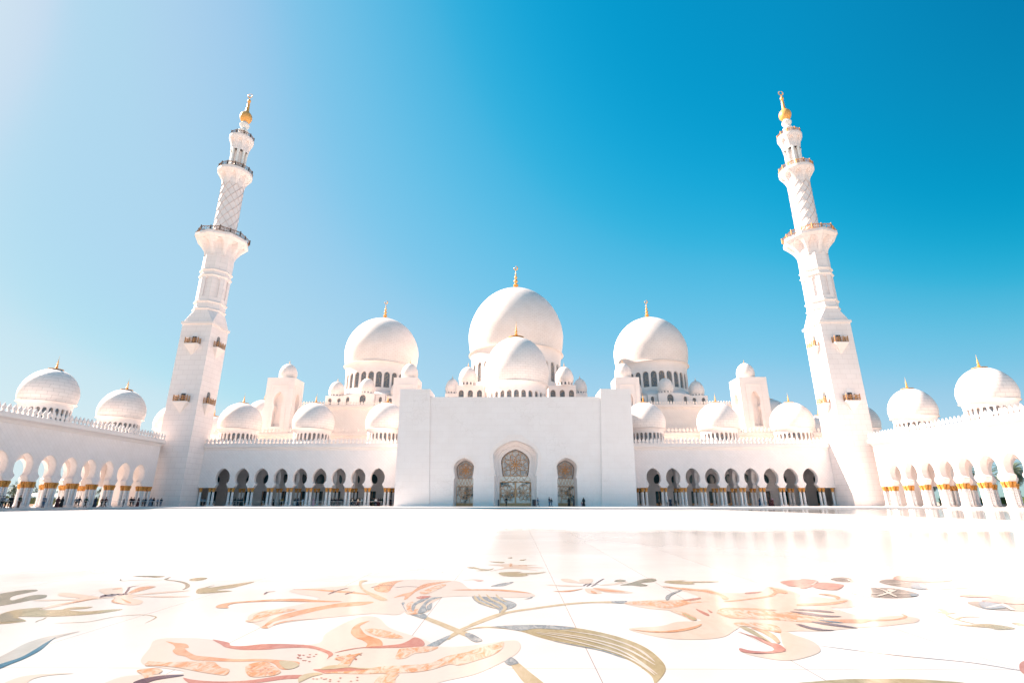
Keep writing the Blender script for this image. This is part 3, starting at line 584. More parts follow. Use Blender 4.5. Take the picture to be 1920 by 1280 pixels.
def merlons(mb, x0, x1, y, z, sp=.86, h=1.45, t=.18, mp=None):
    n = max(1, round(abs(x1-x0)/sp)); s = (x1-x0)/n
    P = [(.0, .5), (.12, .5), (.17, .3), (.24, .2), (.31, .18), (.4, .32), (.48, .41), (.56, .42), (.68, .31), (.84, .14), (1, 0)]
    for k in range(n):
        c = x0+(k+.5)*s
        for (a, wa), (b, wb) in zip(P, P[1:]):
            za, zb = z+a*h, z+b*h; wa2, wb2 = wa*abs(s), wb*abs(s)
            for yy in (y-t/2, y+t/2): mb.quad((c-wa2, yy, za), (c+wa2, yy, za), (c+wb2, yy, zb), (c-wb2, yy, zb))
            for sg in (-1, 1): mb.quad((c+sg*wa2, y-t/2, za), (c+sg*wa2, y+t/2, za), (c+sg*wb2, y+t/2, zb), (c+sg*wb2, y-t/2, zb))
    return mb
def cornice(mb, x0, x1, y, z0, z1, out=.8, d=1.2):
    """moulded band on a wall face at y, growing outwards (-y) towards the top"""
    P = [(0, z0), (out*.15, z0+.12), (out*.35, z0+(z1-z0)*.35), (out*.8, z0+(z1-z0)*.5), (out, z0+(z1-z0)*.56), (out, z1)]
    for xa, xb in ((x0, x1),):
        for (a, za), (b, zb) in zip(P, P[1:]): mb.quad((xa, y-a, za), (xb, y-a, za), (xb, y-b, zb), (xa, y-b, zb))
        mb.quad((xa, y-out, z1), (xb, y-out, z1), (xb, y+d, z1), (xa, y+d, z1))
        for xx in (xa, xb):
            n = len(mb.v); mb.v += [(xx, y-a, za) for a, za in P]+[(xx, y+d, z1), (xx, y+d, z0)]; mb.f.append(tuple(range(n, n+len(P)+2)))
    return mb

# ---------------------------------------------------------------- front arcades
def front_arcade(sg):
    side = 'left' if sg < 0 else 'right'
    A = empty('arcade', (0, 118.5, 0), 0, f'white arcade with keyhole arches between the {side} minaret and the entrance portal', 'arcade')
    sx = lambda v: sg*v
    B = 4.38; xs = [31.0+B*k for k in range(9)]
    w = MB()
    for x in xs: arch_wall(w, B, sx(x), 4.1, 12.6, keyprof(4.1), 0, 1.0, bevel=.1)
    a, b = xs[0]-B/2, xs[-1]+B/2
    for p, q in ((25.3, a), (b, 71.2)):
        w.box(min(sx(p), sx(q)), max(sx(p), sx(q)), 0, 1.0, 4.1, 12.6)
    w.build('wall', M['wall'], A)
    lo, hi = min(sx(25.3), sx(71.15)), max(sx(25.3), sx(71.15))
    cornice(MB(), lo, hi, 0, 12.3, 13.6, .55, 1.3).build('cornice', M['plain'], A)
    merlons(MB(), lo, hi, -.3, 13.6, .88, 1.45).build('parapet', M['plain'], A)
    MB().box(lo, hi, 1.0, 17.4, 12.9, 13.3).build('roof', M['plain'], A)
    MB().box(min(lo, sx(78)) if sg < 0 else lo, max(hi, sx(78)) if sg > 0 else hi, 1.303, 12.59, 9.9, 10.2).build('ceiling', M['stone_in'], A)
    # second row of arches and the cross ribs
    xr = [xs[0]-B/2+B*k for k in range(10)]
    for i, x in enumerate(xr):
        if i in (2, 3, 5, 6):
            mp = lambda X, Y, Z, x=x: (sx(x)+Y, X, Z)
            arch_wall(MB(), 3.9, 3.0, 4.1, 9.9, keyprof(4.1, 4.2, 1.35), -.35, .35, mp).build('rib', M['stone_in'], A)
            arch_wall(MB(), 7.8, 8.9, 4.1, 9.9, keyprof(4.1, 5.2, 3.0), -.35, .35, mp).build('rib', M['stone_in'], A)
    for i, x in enumerate(xr):
        for dx in (-.41, .41):
            column(A, sx(x)+dx, .5)
        if i % 2 == 0 or i in (3, 5):
            for dx in (-.41, .41): column(A, sx(x)+dx, 5.2)
    column(A, sx(70.7), .5)
    # back wall with doors and windows
    k = MB(); 
    for i, x in enumerate(xs+[xs[-1]+B, xs[-1]+2*B]):
        arch_wall(k, B, sx(x), .2, 4.2, [(.2, .95), (3.6, .95), (3.6, 0)], 12.6, 13.3)
        arch_wall(k, B, sx(x), 4.2, 10.2, keyprof(4.75, 3.0, 1.1)[10:], 12.6, 13.3)
    for p, q in ((25.3, a), (b+2*B, 86.5)): k.box(min(sx(p), sx(q)), max(sx(p), sx(q)), 12.6, 13.3, .2, 10.2)
    k.build('back_wall', M['stone_in'], A)
    dm = MB().box(-1.0, 1.0, 0, .05, .2, 3.65).mesh('door', M['glass_dark'])
    dfm = MB(); dfm.box(-.95, .95, -.06, .0, .2, .75); dfm.box(-.04, .04, -.06, 0, .75, 3.6)
    dfm.box(-.95, -.88, -.06, 0, .75, 3.6); dfm.box(.88, .95, -.06, 0, .75, 3.6); dfm = dfm.mesh('door_frame', M['lattice'])
    wm = MB(); arch_pane(wm, 0, keyprof(4.75, 3.0, 1.1)[10:], 0); wm = wm.mesh('window', M['glass_dark'])
    for i, x in enumerate(xs+[xs[-1]+B, xs[-1]+2*B]):
        d = bpy.data.objects.new('door', dm); col.objects.link(d); d.parent = A; d.location = (sx(x), 13.0, 0)
        f = bpy.data.objects.new('door_frame', dfm); col.objects.link(f); f.parent = d
        q = bpy.data.objects.new('window', wm); col.objects.link(q); q.parent = A; q.location = (sx(x), 13.05, 0)
    for x in (32.0, 50.0, 68.0):
        if x == 68.0: x = 68.2
        dome(A, sx(x), 8.0, 18.0, 4.95, 6.75, .37, drum=4.7, nwin=26, ww=.33, wz=(-3.2, -1.15), rd=.87, flare=.85)
    # carved stone panel beside the portal
    c = MB(); c.box(min(sx(25.9), sx(27.0)), max(sx(25.9), sx(27.0)), -.06, -.002, 6.6, 10.6)
    for j in range(20): c.box(min(sx(25.98), sx(26.92)), max(sx(25.98), sx(26.92)), -.085, -.06, 6.7+j*.195, 6.78+j*.195)
    c.build('carved_panel', simple('carved_stone', (.62, .55, .52), .7), A)
    return A
front_arcade(-1); front_arcade(1)

# ---------------------------------------------------------------- side wings
def wing(sg):
    side = 'left' if sg < 0 else 'right'
    A = empty('arcade', (sg*75.7, 0, 0), 0, f'{"shaded" if sg<0 else "sunlit"} white side wing with open keyhole arches, {side} of the court', 'arcade')
    mp = lambda X, Y, Z: (sg*Y, X, Z)      # X along the court, Y outwards
    B = 4.2; ys = [80.3+B*k for k in range(-6, 7)]
    a, b = ys[0]-B/2, ys[-1]+B/2; END = 110.2
    w = MB()
    for y in ys: arch_wall(w, B, y, 4.1, 12.6, keyprof(4.1), 0, 1.2, mp, bevel=.1)
    i0 = len(w.v); w.box(b, END, 0, 1.2, 4.1, 12.6); 
    for i in range(i0, len(w.v)): w.v[i] = mp(*w.v[i])
    w.build('wall', M['wall'], A)
    o = MB()
    for y in ys: arch_wall(o, B, y-B/2, 4.1, 12.9, keyprof(4.1), 10.6, 11.3, mp)
    arch_wall(o, B, ys[-1]+B/2, 4.1, 12.9, keyprof(4.1), 10.6, 11.3, mp); arch_wall(o, B, ys[-1]+B*1.5, 4.1, 12.9, keyprof(4.1), 10.6, 11.3, mp)
    i0 = len(o.v); o.box(b+B/2+4.2, END+10, 10.6, 11.3, .2, 12.9)
    for i in range(i0, len(o.v)): o.v[i] = mp(*o.v[i])
    o.build('outer_wall', M['wall'], A)
    def mapped(mb, name, mat):
        mb.v = [mp(*v) for v in mb.v]; return mb.build(name, mat, A)
    mapped(cornice(MB(), a, END, 0, 12.3, 13.6, .95, 1.5), 'cornice', M['plain'])
    mapped(merlons(MB(), a, END, -.6, 13.6, .86, 1.45), 'parapet', M['plain'])
    mapped(MB().box(a, END+8, 1.2, 11.9, 12.9, 13.3), 'roof', M['plain'])
    mapped(MB().box(a, END+.2, 1.203, 10.59, 10.0, 10.3), 'ceiling', M['stone_in'])
    mapped(MB().box(END-.002, END+8, 3.2, 10.59, .2, 12.89), 'end_wall', M['wall'])
    for k in range(0, 14):
        y = ys[0]-B/2+B*k
        if y < 62: continue
        for dy in (-.41, .41):
            for xx in (.25, .95): column(A, sg*xx, y+dy)
            for xx in (10.68, 11.22): column(A, sg*xx, y+dy-B/2)
    for dy in (0,):
        column(A, sg*.25, END-.4); column(A, sg*.95, END-.4)
    for y in (88.6, 106.1, 126.5, 143.0):
        dome(A, sg*(6.9 if y < 120 else 9.2), y, 17.65 if y < 120 else 18.0, 4.25, 6.15, .37, drum=4.7, nwin=26, ww=.3, wz=(-3.2, -1.15), rd=.87, flare=.85, face=0 if sg < 0 else 180, half=110)
    mapped(MB().box(END+8.005, 160, 2.0, 16.0, 2, 13.2), 'rear_block', M['plain'])
    return A
wing(-1); wing(1)

# ---------------------------------------------------------------- minarets
def rail_ring(R, n, z, h, mat, posts=1, rot=0, closed=True):
    m = MB(); pts = [(R*math.cos(rot+2*PI*(j+.5)/n), R*math.sin(rot+2*PI*(j+.5)/n)) for j in range(n)]
    for j in range(n):
        p, q = pts[j], pts[(j+1) % n]
        for zz in (z+.08, z+h): m.tube([(p[0], p[1], zz), (q[0], q[1], zz)], .085, 4)
        for k in range(posts):
            a = k/posts; x0 = p[0]+(q[0]-p[0])*a; y0 = p[1]+(q[1]-p[1])*a
            x1 = p[0]+(q[0]-p[0])*(a+1/posts); y1 = p[1]+(q[1]-p[1])*(a+1/posts)
            m.tube([(x0, y0, z), (x0, y0, z+h*1.22), (x0, y0, z+h*1.3)], [.13, .13, .04], 5)
            L = math.hypot(x1-x0, y1-y0); nn = max(1, round(L/(h*.95)))
            for i in range(nn):
                A_ = (x0+(x1-x0)*i/nn, y0+(y1-y0)*i/nn); B_ = (x0+(x1-x0)*(i+1)/nn, y0+(y1-y0)*(i+1)/nn)
                mx, my = (A_[0]+B_[0])/2, (A_[1]+B_[1])/2; ux, uy = (B_[0]-A_[0]), (B_[1]-A_[1])
                ring = [(mx+ux*.36*math.cos(t*PI/4), my+uy*.36*math.cos(t*PI/4), z+h*.54+h*.36*math.sin(t*PI/4)) for t in range(9)]
                m.tube(ring, .06, 4, False)
                m.tube([(A_[0], A_[1], z+.08), (mx, my, z+h*.54), (B_[0], B_[1], z+h)], .032, 4, False); m.tube([(A_[0], A_[1], z+h), (mx, my, z+h*.54), (B_[0], B_[1], z+.08)], .032, 4, False)
    return m
def niche_flare(r0, r1, z0, z1, n, poly, zlip, wf=.72, seg=14):
    """corbelled flare with an arched niche on each of n sides"""
    rows = []; K = 22
    for i in range(K+1):
        t = i/K; z = z0+(z1-z0)*t; row = []
        for s in range(n):
            for j in range(seg):
                u = -1+2*(j)/seg
                flare = r0+(r1-r0)*(t**1.7)
                hw = 0 if t > .86 else wf*(math.sqrt(max(0, 1-((t-.35)/.51)**2)) if t > .35 else 1)
                if abs(u) < hw:
                    edge = min(1, (hw-abs(u))*9); ins = r0+(r1-r0)*(max(0, t-.3)**2.4)*.55
                    r = flare+(ins-flare)*edge
                else: r = flare
                th = 2*PI*(s+.5)/n+(u)*PI/n
                if poly: r = r/math.cos(u*PI/n)
                row.append((r*math.cos(th), r*math.sin(th), z))
        rows.append(row)
    top = []
    for s in range(n):
        for j in range(seg):
            u = -1+2*j/seg; th = 2*PI*(s+.5)/n+u*PI/n; r = r1*1.0/(math.cos(u*PI/n) if poly else 1); top.append((r*math.cos(th), r*math.sin(th), zlip))
    rows.append(top)
    return MB().rings(rows, True, False, True)
def minaret(sg):
    side = 'left' if sg < 0 else 'right'
    A = empty('minaret', (sg*74.7, 116.3, 0), 0, f'tall white marble minaret with gold tip, {"the left one with both court faces in shade" if sg<0 else "the right one with one face in bright sun"}', 'minaret', 'pair of minarets')
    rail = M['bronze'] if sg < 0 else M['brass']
    s = 3.5
    MB().box(-s, s, -s, s, 0, 41.0).build('square_shaft', M['tower'], A)
    MB().box(-s-.06, s+.06, -s-.06, s+.06, .2, 2.6).build('plinth', M['tower'], A)
    MB().box(-s-.25, s+.25, -s-.25, s+.25, 41.0, 41.6).build('cornice', M['plain'], A)
    # square to octagon
    t = MB(); q = s-.05; ap = 3.15; k = ap*math.tan(PI/8)
    sq = [(q, -q), (q, q), (q, q), (-q, q), (-q, q), (-q, -q), (-q, -q), (q, -q)]
    oc = [(ap, -k), (ap, k), (k, ap), (-k, ap), (-ap, k), (-ap, -k), (-k, -ap), (k, -ap)]
    order = [(q, q), (q, q), (-q, q), (-q, q), (-q, -q), (-q, -q), (q, -q), (q, -q)]
    oc2 = [(ap, k), (k, ap), (-k, ap), (-ap, k), (-ap, -k), (-k, -ap), (k, -ap), (ap, -k)]
    t.rings([[(x, y, 41.58) for x, y in order], [(x, y, 44.9) for x, y in oc2]], True, False, True)
    t.build('transition', M['tower'], A)
    # octagon with recessed arched panels
    o = MB(); o.loft([(ap-.28, 44.8), (ap-.28, 60)], 8)
    side_len = 2*ap*math.tan(PI/8)
    for j in range(8):
        i0 = len(o.v); arch_wall(o, side_len, 0, 47.6, 54.0, roundprof(48.3, 5.0, .42), 0, .27)
        o.xf(i0, Matrix.Rotation(j*PI/4, 4, 'Z') @ Matrix.Translation((0, -ap, 0)))
    o.loft([(ap, 44.9), (ap, 47.6)], 8); o.loft([(ap, 54.0), (ap, 59.6)], 8)
    o.build('octagonal_shaft', M['tower'], A)
    for z in (45.1, 47.0, 53.9, 55.3): MB().loft([(ap+.02, z-.35), (ap+.28, z-.1), (ap+.28, z+.12), (ap+.02, z+.3)], 8).build('moulding', M['plain'], A)
    b = niche_flare(ap, 5.75, 59.3, 63.9, 8, True, 64.6).build('balcony', M['tower'], A, 25)
    rail_ring(5.75/math.cos(PI/8)*.985, 8, 64.6, 1.15, rail, 2).build('railing', rail, b)
    # round shaft with spiral ribs
    rc = 2.62
    MB().lathe([(rc+.15, 64.6), (rc, 65.4), (rc-.05, 80.9)], 48).build('round_shaft', M['shaft'], A, 40)
    h = MB()
    for k in range(9):
        for dr, rr in ((1, .075), (-1, .05)):
            pts = []
            for i in range(45):
                tt = i/44; z = 65.2+15.6*tt; a = 2*PI*k/9+dr*tt*PI*1.35; pts.append(((rc+.0)*math.cos(a), (rc+.0)*math.sin(a), z))
            h.tube(pts, rr, 4)
    h.build('spiral_rib', M['rib'], A)
    b = niche_flare(rc, 4.15, 80.2, 84.0, 8, False, 84.7, .7).build('balcony', M['tower'], A, 25)
    rail_ring(4.05, 14, 84.7, 1.1, rail, 1).build('railing', rail, b)
    MB().lathe([(1.35, 84.7), (1.35, 91.2)], 24).build('lantern_core', M['plain'], A, 40)
    cm = MB().lathe([(.36, 84.7), (.36, 85.0), (.3, 85.2), (.29, 90.4), (.4, 90.9), (.4, 91.3)], 12).mesh('lantern_column', M['white'], 40)
    for k in range(8):
        q = bpy.data.objects.new('lantern_column', cm); col.objects.link(q); q.parent = A; q.location = (1.75*math.cos(PI/8+k*PI/4), 1.75*math.sin(PI/8+k*PI/4), 0)
    b = niche_flare(2.1, 3.0, 91.2, 94.9, 8, False, 95.6, .7).build('balcony', M['tower'], A, 25)
    rail_ring(2.9, 10, 95.6, .95, rail, 1).build('railing', rail, b)
    MB().lathe([(.9, 95.6), (.85, 97.2), (1.2, 97.9), (1.25, 98.4), (.7, 98.9), (.65, 99.2), (1.15, 99.9), (1.25, 100.4), (.9, 100.9), (.7, 101.3)], 28).build('neck', M['white'], A, 40)
    g = MB(); g.lathe([(.7, 101.2), (1.15, 101.6), (1.5, 102.4), (1.56, 103.0), (1.42, 103.7), (1.0, 104.3), (.6, 104.65), (.44, 105.2), (.33, 107.4), (.36, 107.6), (.2, 107.75), (.14, 107.9), (.4, 108.2), (.47, 108.55), (.38, 108.9), (.12, 109.2), (.07, 109.8)], 28)
    n = 28; rs = []
    for j in range(n+1):
        a = R_(100)+2*PI*(j/n)*.93; tt = math.sin(PI*j/n)**.7*.16+.03; c = Vector((.6*math.cos(a), 0, 110.4+.6*math.sin(a))); d = Vector((math.cos(a), 0, math.sin(a)))
        rs.append([c+d*tt, c+Vector((0, .09, 0)), c-d*tt, c-Vector((0, .09, 0))])
    g.rings(rs, True, True, True); g.build('finial', M['gold'], A, 50)
    # small balconies on the two court faces
    for z in (36.0, 22.5):
        for rot in (0, -sg):
            i = MB(); W = 1.5
            i.rings([[(-.05, 0, z-2.6), (.05, 0, z-2.6), (.05, .0, z-2.6), (-.05, .0, z-2.6)], [(-W, -1.0, z-.35), (W, -1.0, z-.35), (W, 0, z-.35), (-W, 0, z-.35)], [(-W-.1, -1.1, z-.3), (W+.1, -1.1, z-.3), (W+.1, 0, z-.3), (-W-.1, 0, z-.3)], [(-W-.1, -1.1, z), (W+.1, -1.1, z), (W+.1, 0, z), (-W-.1, 0, z)]], True, False, True)
            bo = i.build('small_balcony', M['plain'], A, False, (0, 0, 0))
            M4 = Matrix.Rotation(rot*PI/2, 4, 'Z') @ Matrix.Translation((0, -s, 0)); bo.matrix_local = M4
            rl = MB()
            pts = [(-W, 0), (-W, -1.0), (W, -1.0), (W, 0)]
            for (x0, y0), (x1, y1) in zip(pts, pts[1:]):
                L = math.hypot(x1-x0, y1-y0); nn = max(1, round(L/1.0))
                for zz in (z+.1, z+.65, z+1.15): rl.tube([(x0, y0, zz), (x1, y1, zz)], .055, 4)
                for kk in range(nn+1):
                    x = x0+(x1-x0)*kk/nn; y = y0+(y1-y0)*kk/nn; rl.tube([(x, y, z), (x, y, z+1.3), (x, y, z+1.5)], [.1, .1, .03], 5)
                for kk in range(nn*4): 
                    x = x0+(x1-x0)*(kk+.5)/nn/4; y = y0+(y1-y0)*(kk+.5)/nn/4; rl.tube([(x-.1*(x1-x0)/L, y-.1*(y1-y0)/L, z+.1), (x+.1*(x1-x0)/L, y+.1*(y1-y0)/L, z+1.15)], .035, 4)
            rl.build('railing', M['brass'], bo)
            dr = MB(); pr = roundprof(z, 2.9, .62); arch_pane(dr, 0, pr, -.03)
            dr.build('door', M['glass_drum'] if rot else M['stone_in'], bo)
            d2 = MB().box(-.5, .5, -.06, -.035, z+.1, z+1.9); d2.build('door_leaf', M['dark'], bo)
    return A
minaret(-1); minaret(1)

# ---------------------------------------------------------------- entrance portal
PT = empty('entrance_portal', (0, 110.0, 0), 0, 'large plain white marble entrance block with three keyhole doorways in the middle of the facade', 'gateway')
def keyfull(zj, wj, zn, wn, zc, wc, zt):   # jamb to floor, neck, bulb, pointed tip
    pts = [(zn, wn)]
    core = interp([(0, wn), (.1, wn*1.04+.02), (.22, wn+(wc-wn)*.6), (.4, wc*.98), (.52, wc), (.66, wc*.94), (.8, wc*.74), (.9, wc*.48), (.97, wc*.2), (1, 0)], 3)
    up = [(zn+(zt-zn)*a, b) for a, b in core]
    return [(.2, wj), (zj, wj), (zj+(zn-zj)*.4, wj*.99)]+[(zn-.08, wn+.05)]+up
main = keyfull(6.0, 4.25, 6.75, 3.98, 8.2, 4.5, 13.6)
sidep = keyfull(5.3, 2.0, 6.0, 1.75, 7.6, 2.08, 9.95)
w = MB()
arch_wall(w, 2*7.5, 0, .2, 22.9, main, .3, 4.6, bevel=.25)
for sg in (-1, 1):
    arch_wall(w, 0, sg*10.8, .2, 22.9, sidep, .3, 4.6, bevel=.12, Bl=(3.3 if sg > 0 else 8.05), Br=(8.05 if sg > 0 else 3.3))
w.box(-18.7, 18.7, .3, 6.8, 22.9, 23.0)
w.build('front_wall', M['portal'], PT)
MB().box(-18.05, 18.05, 5.0, 21.7, 12.0, 22.88).build('portal_roof', M['plain'], PT)
MB().box(-25.0, 25.0, 6.81, 21.7, .2, 21.5).build('rear_block', M['plain'], PT)
pl = []
for sg in (-1, 1):
    b = MB()
    lo = [sg*17.75, sg*25.0]; hi = [sg*18.7, sg*25.25]
    def ring(a, y0, y1, z): return [(a[0], y0, z), (a[1], y0, z), (a[1], y1, z), (a[0], y1, z)]
    b.rings([ring(lo, 0, 6.8, 0), ring(hi, 0, 6.8, 24.7)], True, True, True)
    b.build('pylon', M['portal'], PT)
# raised border bands round the doorways and the base course
def band(mb, prof, xc, off0, off1, y0, y1):
    for (za, wa), (zb, wb) in zip(prof[4:], prof[5:]):
        for sg in (-1, 1):
            f = lambda z, w, o: (xc+sg*(w+o if w > 0 else 0), z+(o*1.3 if w < .9 else o*.35*(max(0, 1-w/4.6))*3))
            a0 = f(za, wa, off0); a1 = f(za, wa, off1); b0 = f(zb, wb, off0); b1 = f(zb, wb, off1)
            mb.quad((a0[0], y0, a0[1]), (a1[0], y0, a1[1]), (b1[0], y0, b1[1]), (b0[0], y0, b0[1]))
            mb.quad((a1[0], y0, a1[1]), (a1[0], y1, a1[1]), (b1[0], y1, b1[1]), (b1[0], y0, b1[1]))
    return mb
bd = MB()
band(bd, main, 0, .3, 1.0, .235, .3)
for sg in (-1, 1): band(bd, sidep, sg*10.8, .15, .5, .25, .3)
bd.build('arch_border', M['plain'], PT)
im = MB()
for sg in (-1, 1): im.box(min(sg*4.15, sg*5.6), max(sg*4.15, sg*5.6), .2, .29, 6.35, 6.6)
im.box(-7.2, -5.9, .26, .298, .2, 1.6); im.box(5.9, 7.2, .26, .298, .2, 1.6)
im.build('impost', M['plain'], PT)
# inner ring and glazed doors
def glazed(xc, prof_in, ring_out, yd, name, wl, post=True):
    r = MB(); 
    k = len(ring_out)
    # stepped rings between the outer opening and the glass
    mid = [(p[0], (p[1]+q_[1])/2) for p, q_ in zip(ring_out, prof_in)]
    mid = [((p[0]+q_[0])/2, m_[1]) for p, q_, m_ in zip(ring_out, prof_in, mid)]
    for outer, inner, ya, yb in ((ring_out, mid, yd-1.6, yd-.8), (mid, prof_in, yd-.8, yd+.05)):
        for (a, b) in zip(range(k-1), range(1, k)):
            for sg in (-1, 1):
                r.quad((xc+sg*outer[a][1], ya, outer[a][0]), (xc+sg*inner[a][1], ya, inner[a][0]), (xc+sg*inner[b][1], ya, inner[b][0]), (xc+sg*outer[b][1], ya, outer[b][0]))
                r.quad((xc+sg*inner[a][1], ya, inner[a][0]), (xc+sg*inner[a][1], yb, inner[a][0]), (xc+sg*inner[b][1], yb, inner[b][0]), (xc+sg*inner[b][1], ya, inner[b][0]))
    r.build('door_surround', M['portal'], PT)
    d = MB()
    zt = prof_in[-1][0]; zb = 5.1 if wl > 2.5 else 4.2; zc = 6.45 if wl > 2.5 else 5.9
    def cut(z0, z1):
        pts = [p for p in prof_in if z0 < p[0] < z1]
        def wa(z):
            for (a, wa_), (b, wb_) in zip(prof_in, prof_in[1:]):
                if a <= z <= b and b > a: return wa_+(wb_-wa_)*(z-a)/(b-a)
            return prof_in[0][1]
        return [(z0, wa(z0))]+pts+([(z1, wa(z1))] if z1 < zt else [(zt, 0)])
    door = arch_pane(MB(), xc, cut(.2, zb), yd).build(name, M['glass_door'], PT)
    bandp = arch_pane(MB(), xc, cut(zb, zc), yd).build('frosted_panel', M['glass_pale'], PT)
    fan = arch_pane(MB(), xc, cut(zc, zt), yd).build('fan_light', M['glass_grey'], PT)
    oc = MB()
    for q in (-1, 1): oc.tube([(xc+q*(w_-.04), yd-.06, z_) for z_, w_ in prof_in[3:]], .07, 4)
    oc.build('fan_frame', M['bronze'], fan)
    def wid(z):
        for (a, wa_), (b, wb_) in zip(prof_in, prof_in[1:]):
            if a <= z <= b and b > a: return wa_+(wb_-wa_)*(z-a)/(b-a)
        return 0
    def curve(mb, pts, zlo, zhi, r=.042):
        run = []
        for x, z in pts:
            if zlo <= z <= zhi and abs(x) <= wid(z): run.append((xc+x, yd-.07, z))
            else:
                if len(run) > 1: mb.tube(run, r, 4)
                run = []
        if len(run) > 1: mb.tube(run, r, 4)
    def petal(cx, cz, a, L, W, n=14):
        out = []
        for sgn in (1, -1):
            for i in range(n+1):
                t = i/n if sgn == 1 else 1-i/n
                u = L*t; v = sgn*W*math.sin(PI*t)**.8
                out.append((cx+u*math.cos(a)-v*math.sin(a), cz+u*math.sin(a)+v*math.cos(a)))
        return out
    big = wl > 2.5
    t = MB()
    czf = 8.75 if big else 7.6; n = 8 if big else 6; RR = 2.5 if big else 1.2
    for k2 in range(n):
        a = 2*PI*k2/n+PI/2
        curve(t, petal(0, czf, a, RR*.55, RR*.13), zc, zt, .048); curve(t, petal(0, czf, a+PI/n, RR*.95, RR*.24), zc, zt, .048)
        curve(t, petal(RR*.62*math.cos(a), czf+RR*.62*math.sin(a), a, RR*.8, RR*.28), zc, zt, .048)
    for rr in (RR*.55, RR*1.15): curve(t, [(rr*math.cos(2*PI*i/40), czf+rr*math.sin(2*PI*i/40)) for i in range(41)], zc, zt, .048)
    t.build('tracery', M['lattice'], fan)
    t = MB()
    for k2 in (-2, -1, 0, 1, 2):
        sp = wl*.62
        for q in (-1, 1): curve(t, [(k2*sp*.6+q*sp*1.1*math.sin(PI/2*i/14)-q*sp*.55, zb+(zc-zb)*(1-math.cos(PI/2*i/14))) for i in range(15)], zb, zc, .036)
    curve(t, [(x/20*wl, zb+.02) for x in range(-20, 21)], zb, zc, .07); curve(t, [(x/20*wl, zc-.02) for x in range(-20, 21)], zb, zc, .06)
    t.build('tracery', M['lattice'], bandp)
    t = MB()
    for cx in ((-wl*.5, wl*.5) if big else (0,)):
        for k2 in range(8):
            a = 2*PI*k2/8+PI/8; L = 1.75 if big else 1.3
            curve(t, petal(cx, 2.9, a, L, .42), .9, zb, .048)
        curve(t, [(cx+1.45*math.cos(2*PI*i/40), 3.1+1.45*math.sin(2*PI*i/40)) for i in range(41)], .9, zb, .048)
    for q in (-1, 1): curve(t, [(q*wl*(.98 if big else .6)-q*.25*math.sin(PI*i/16), .9+(zb-.9)*i/16) for i in range(17)], .9, zb, .06)
    t.build('tracery', M['lattice'], door)
    f = MB(); W = prof_in[0][1]
    f.box(xc-W, xc+W, yd-.14, yd-.02, .2, .85)
    for q in (-1, 1): f.box(xc+q*W-.08, xc+q*W+.08, yd-.15, yd-.02, .85, zb)
    if post: f.box(xc-.16, xc+.16, yd-.16, yd-.02, .85, zb)
    f.build('door_frame', M['lattice'], door)
def scaleprof(prof, wj, zj, zn, wn, wc, zt): return keyfull(zj, wj, zn, wn, 0, wc, zt)
mo = main; mi = scaleprof(main, 3.4, 5.0, 6.5, 2.72, 3.08, 12.05)
glazed(0, mi, mo, 4.2, 'door', 3.4)
so = sidep; si = scaleprof(sidep, 1.86, 4.3, 5.9, 1.62, 1.95, 9.7)
for sg in (-1, 1): glazed(sg*10.8, si, so, 4.3, 'door', 1.8, False)

# ---------------------------------------------------------------- prayer hall behind
PH = empty('prayer_hall', (.3, 140.0, 0), 0, 'white marble prayer hall with three giant domes rising behind the entrance portal', 'building')
def ph(mb, name, mat, smooth=False):
    mb.v = [(x, y-140, z) for x, y, z in mb.v]; return mb.build(name, mat, PH, smooth)
for sg in (-1, 1):
    x0, x1 = sorted((sg*24, sg*80.9)); ph(MB().box(x0, x1, 136, 149.9, .2, 17.4), 'lower_wall', M['warm'])
for sg in (-1, 1):
    x0, x1 = sorted((sg*24, sg*81.1)); ph(cornice(MB(), x0, x1, 136, 17.0, 18.4, .5, 1.3), 'cornice', M['warm']); ph(merlons(MB(), x0, x1, 135.9, 18.4, .98, 1.4), 'parapet', M['warm'])
w = MB(); w.box(-66, 66, 150, 215, .2, 28.2); ph(w, 'upper_wall', M['warm'])
for sg in (-1, 1):
    x0, x1 = sorted((sg*24, sg*66)); ph(cornice(MB(), x0, x1, 150, 27.0, 28.4, .5, 1.3), 'cornice', M['warm']); ph(merlons(MB(), x0, x1, 149.8, 28.4, .82, 1.25), 'parapet', M['warm'])
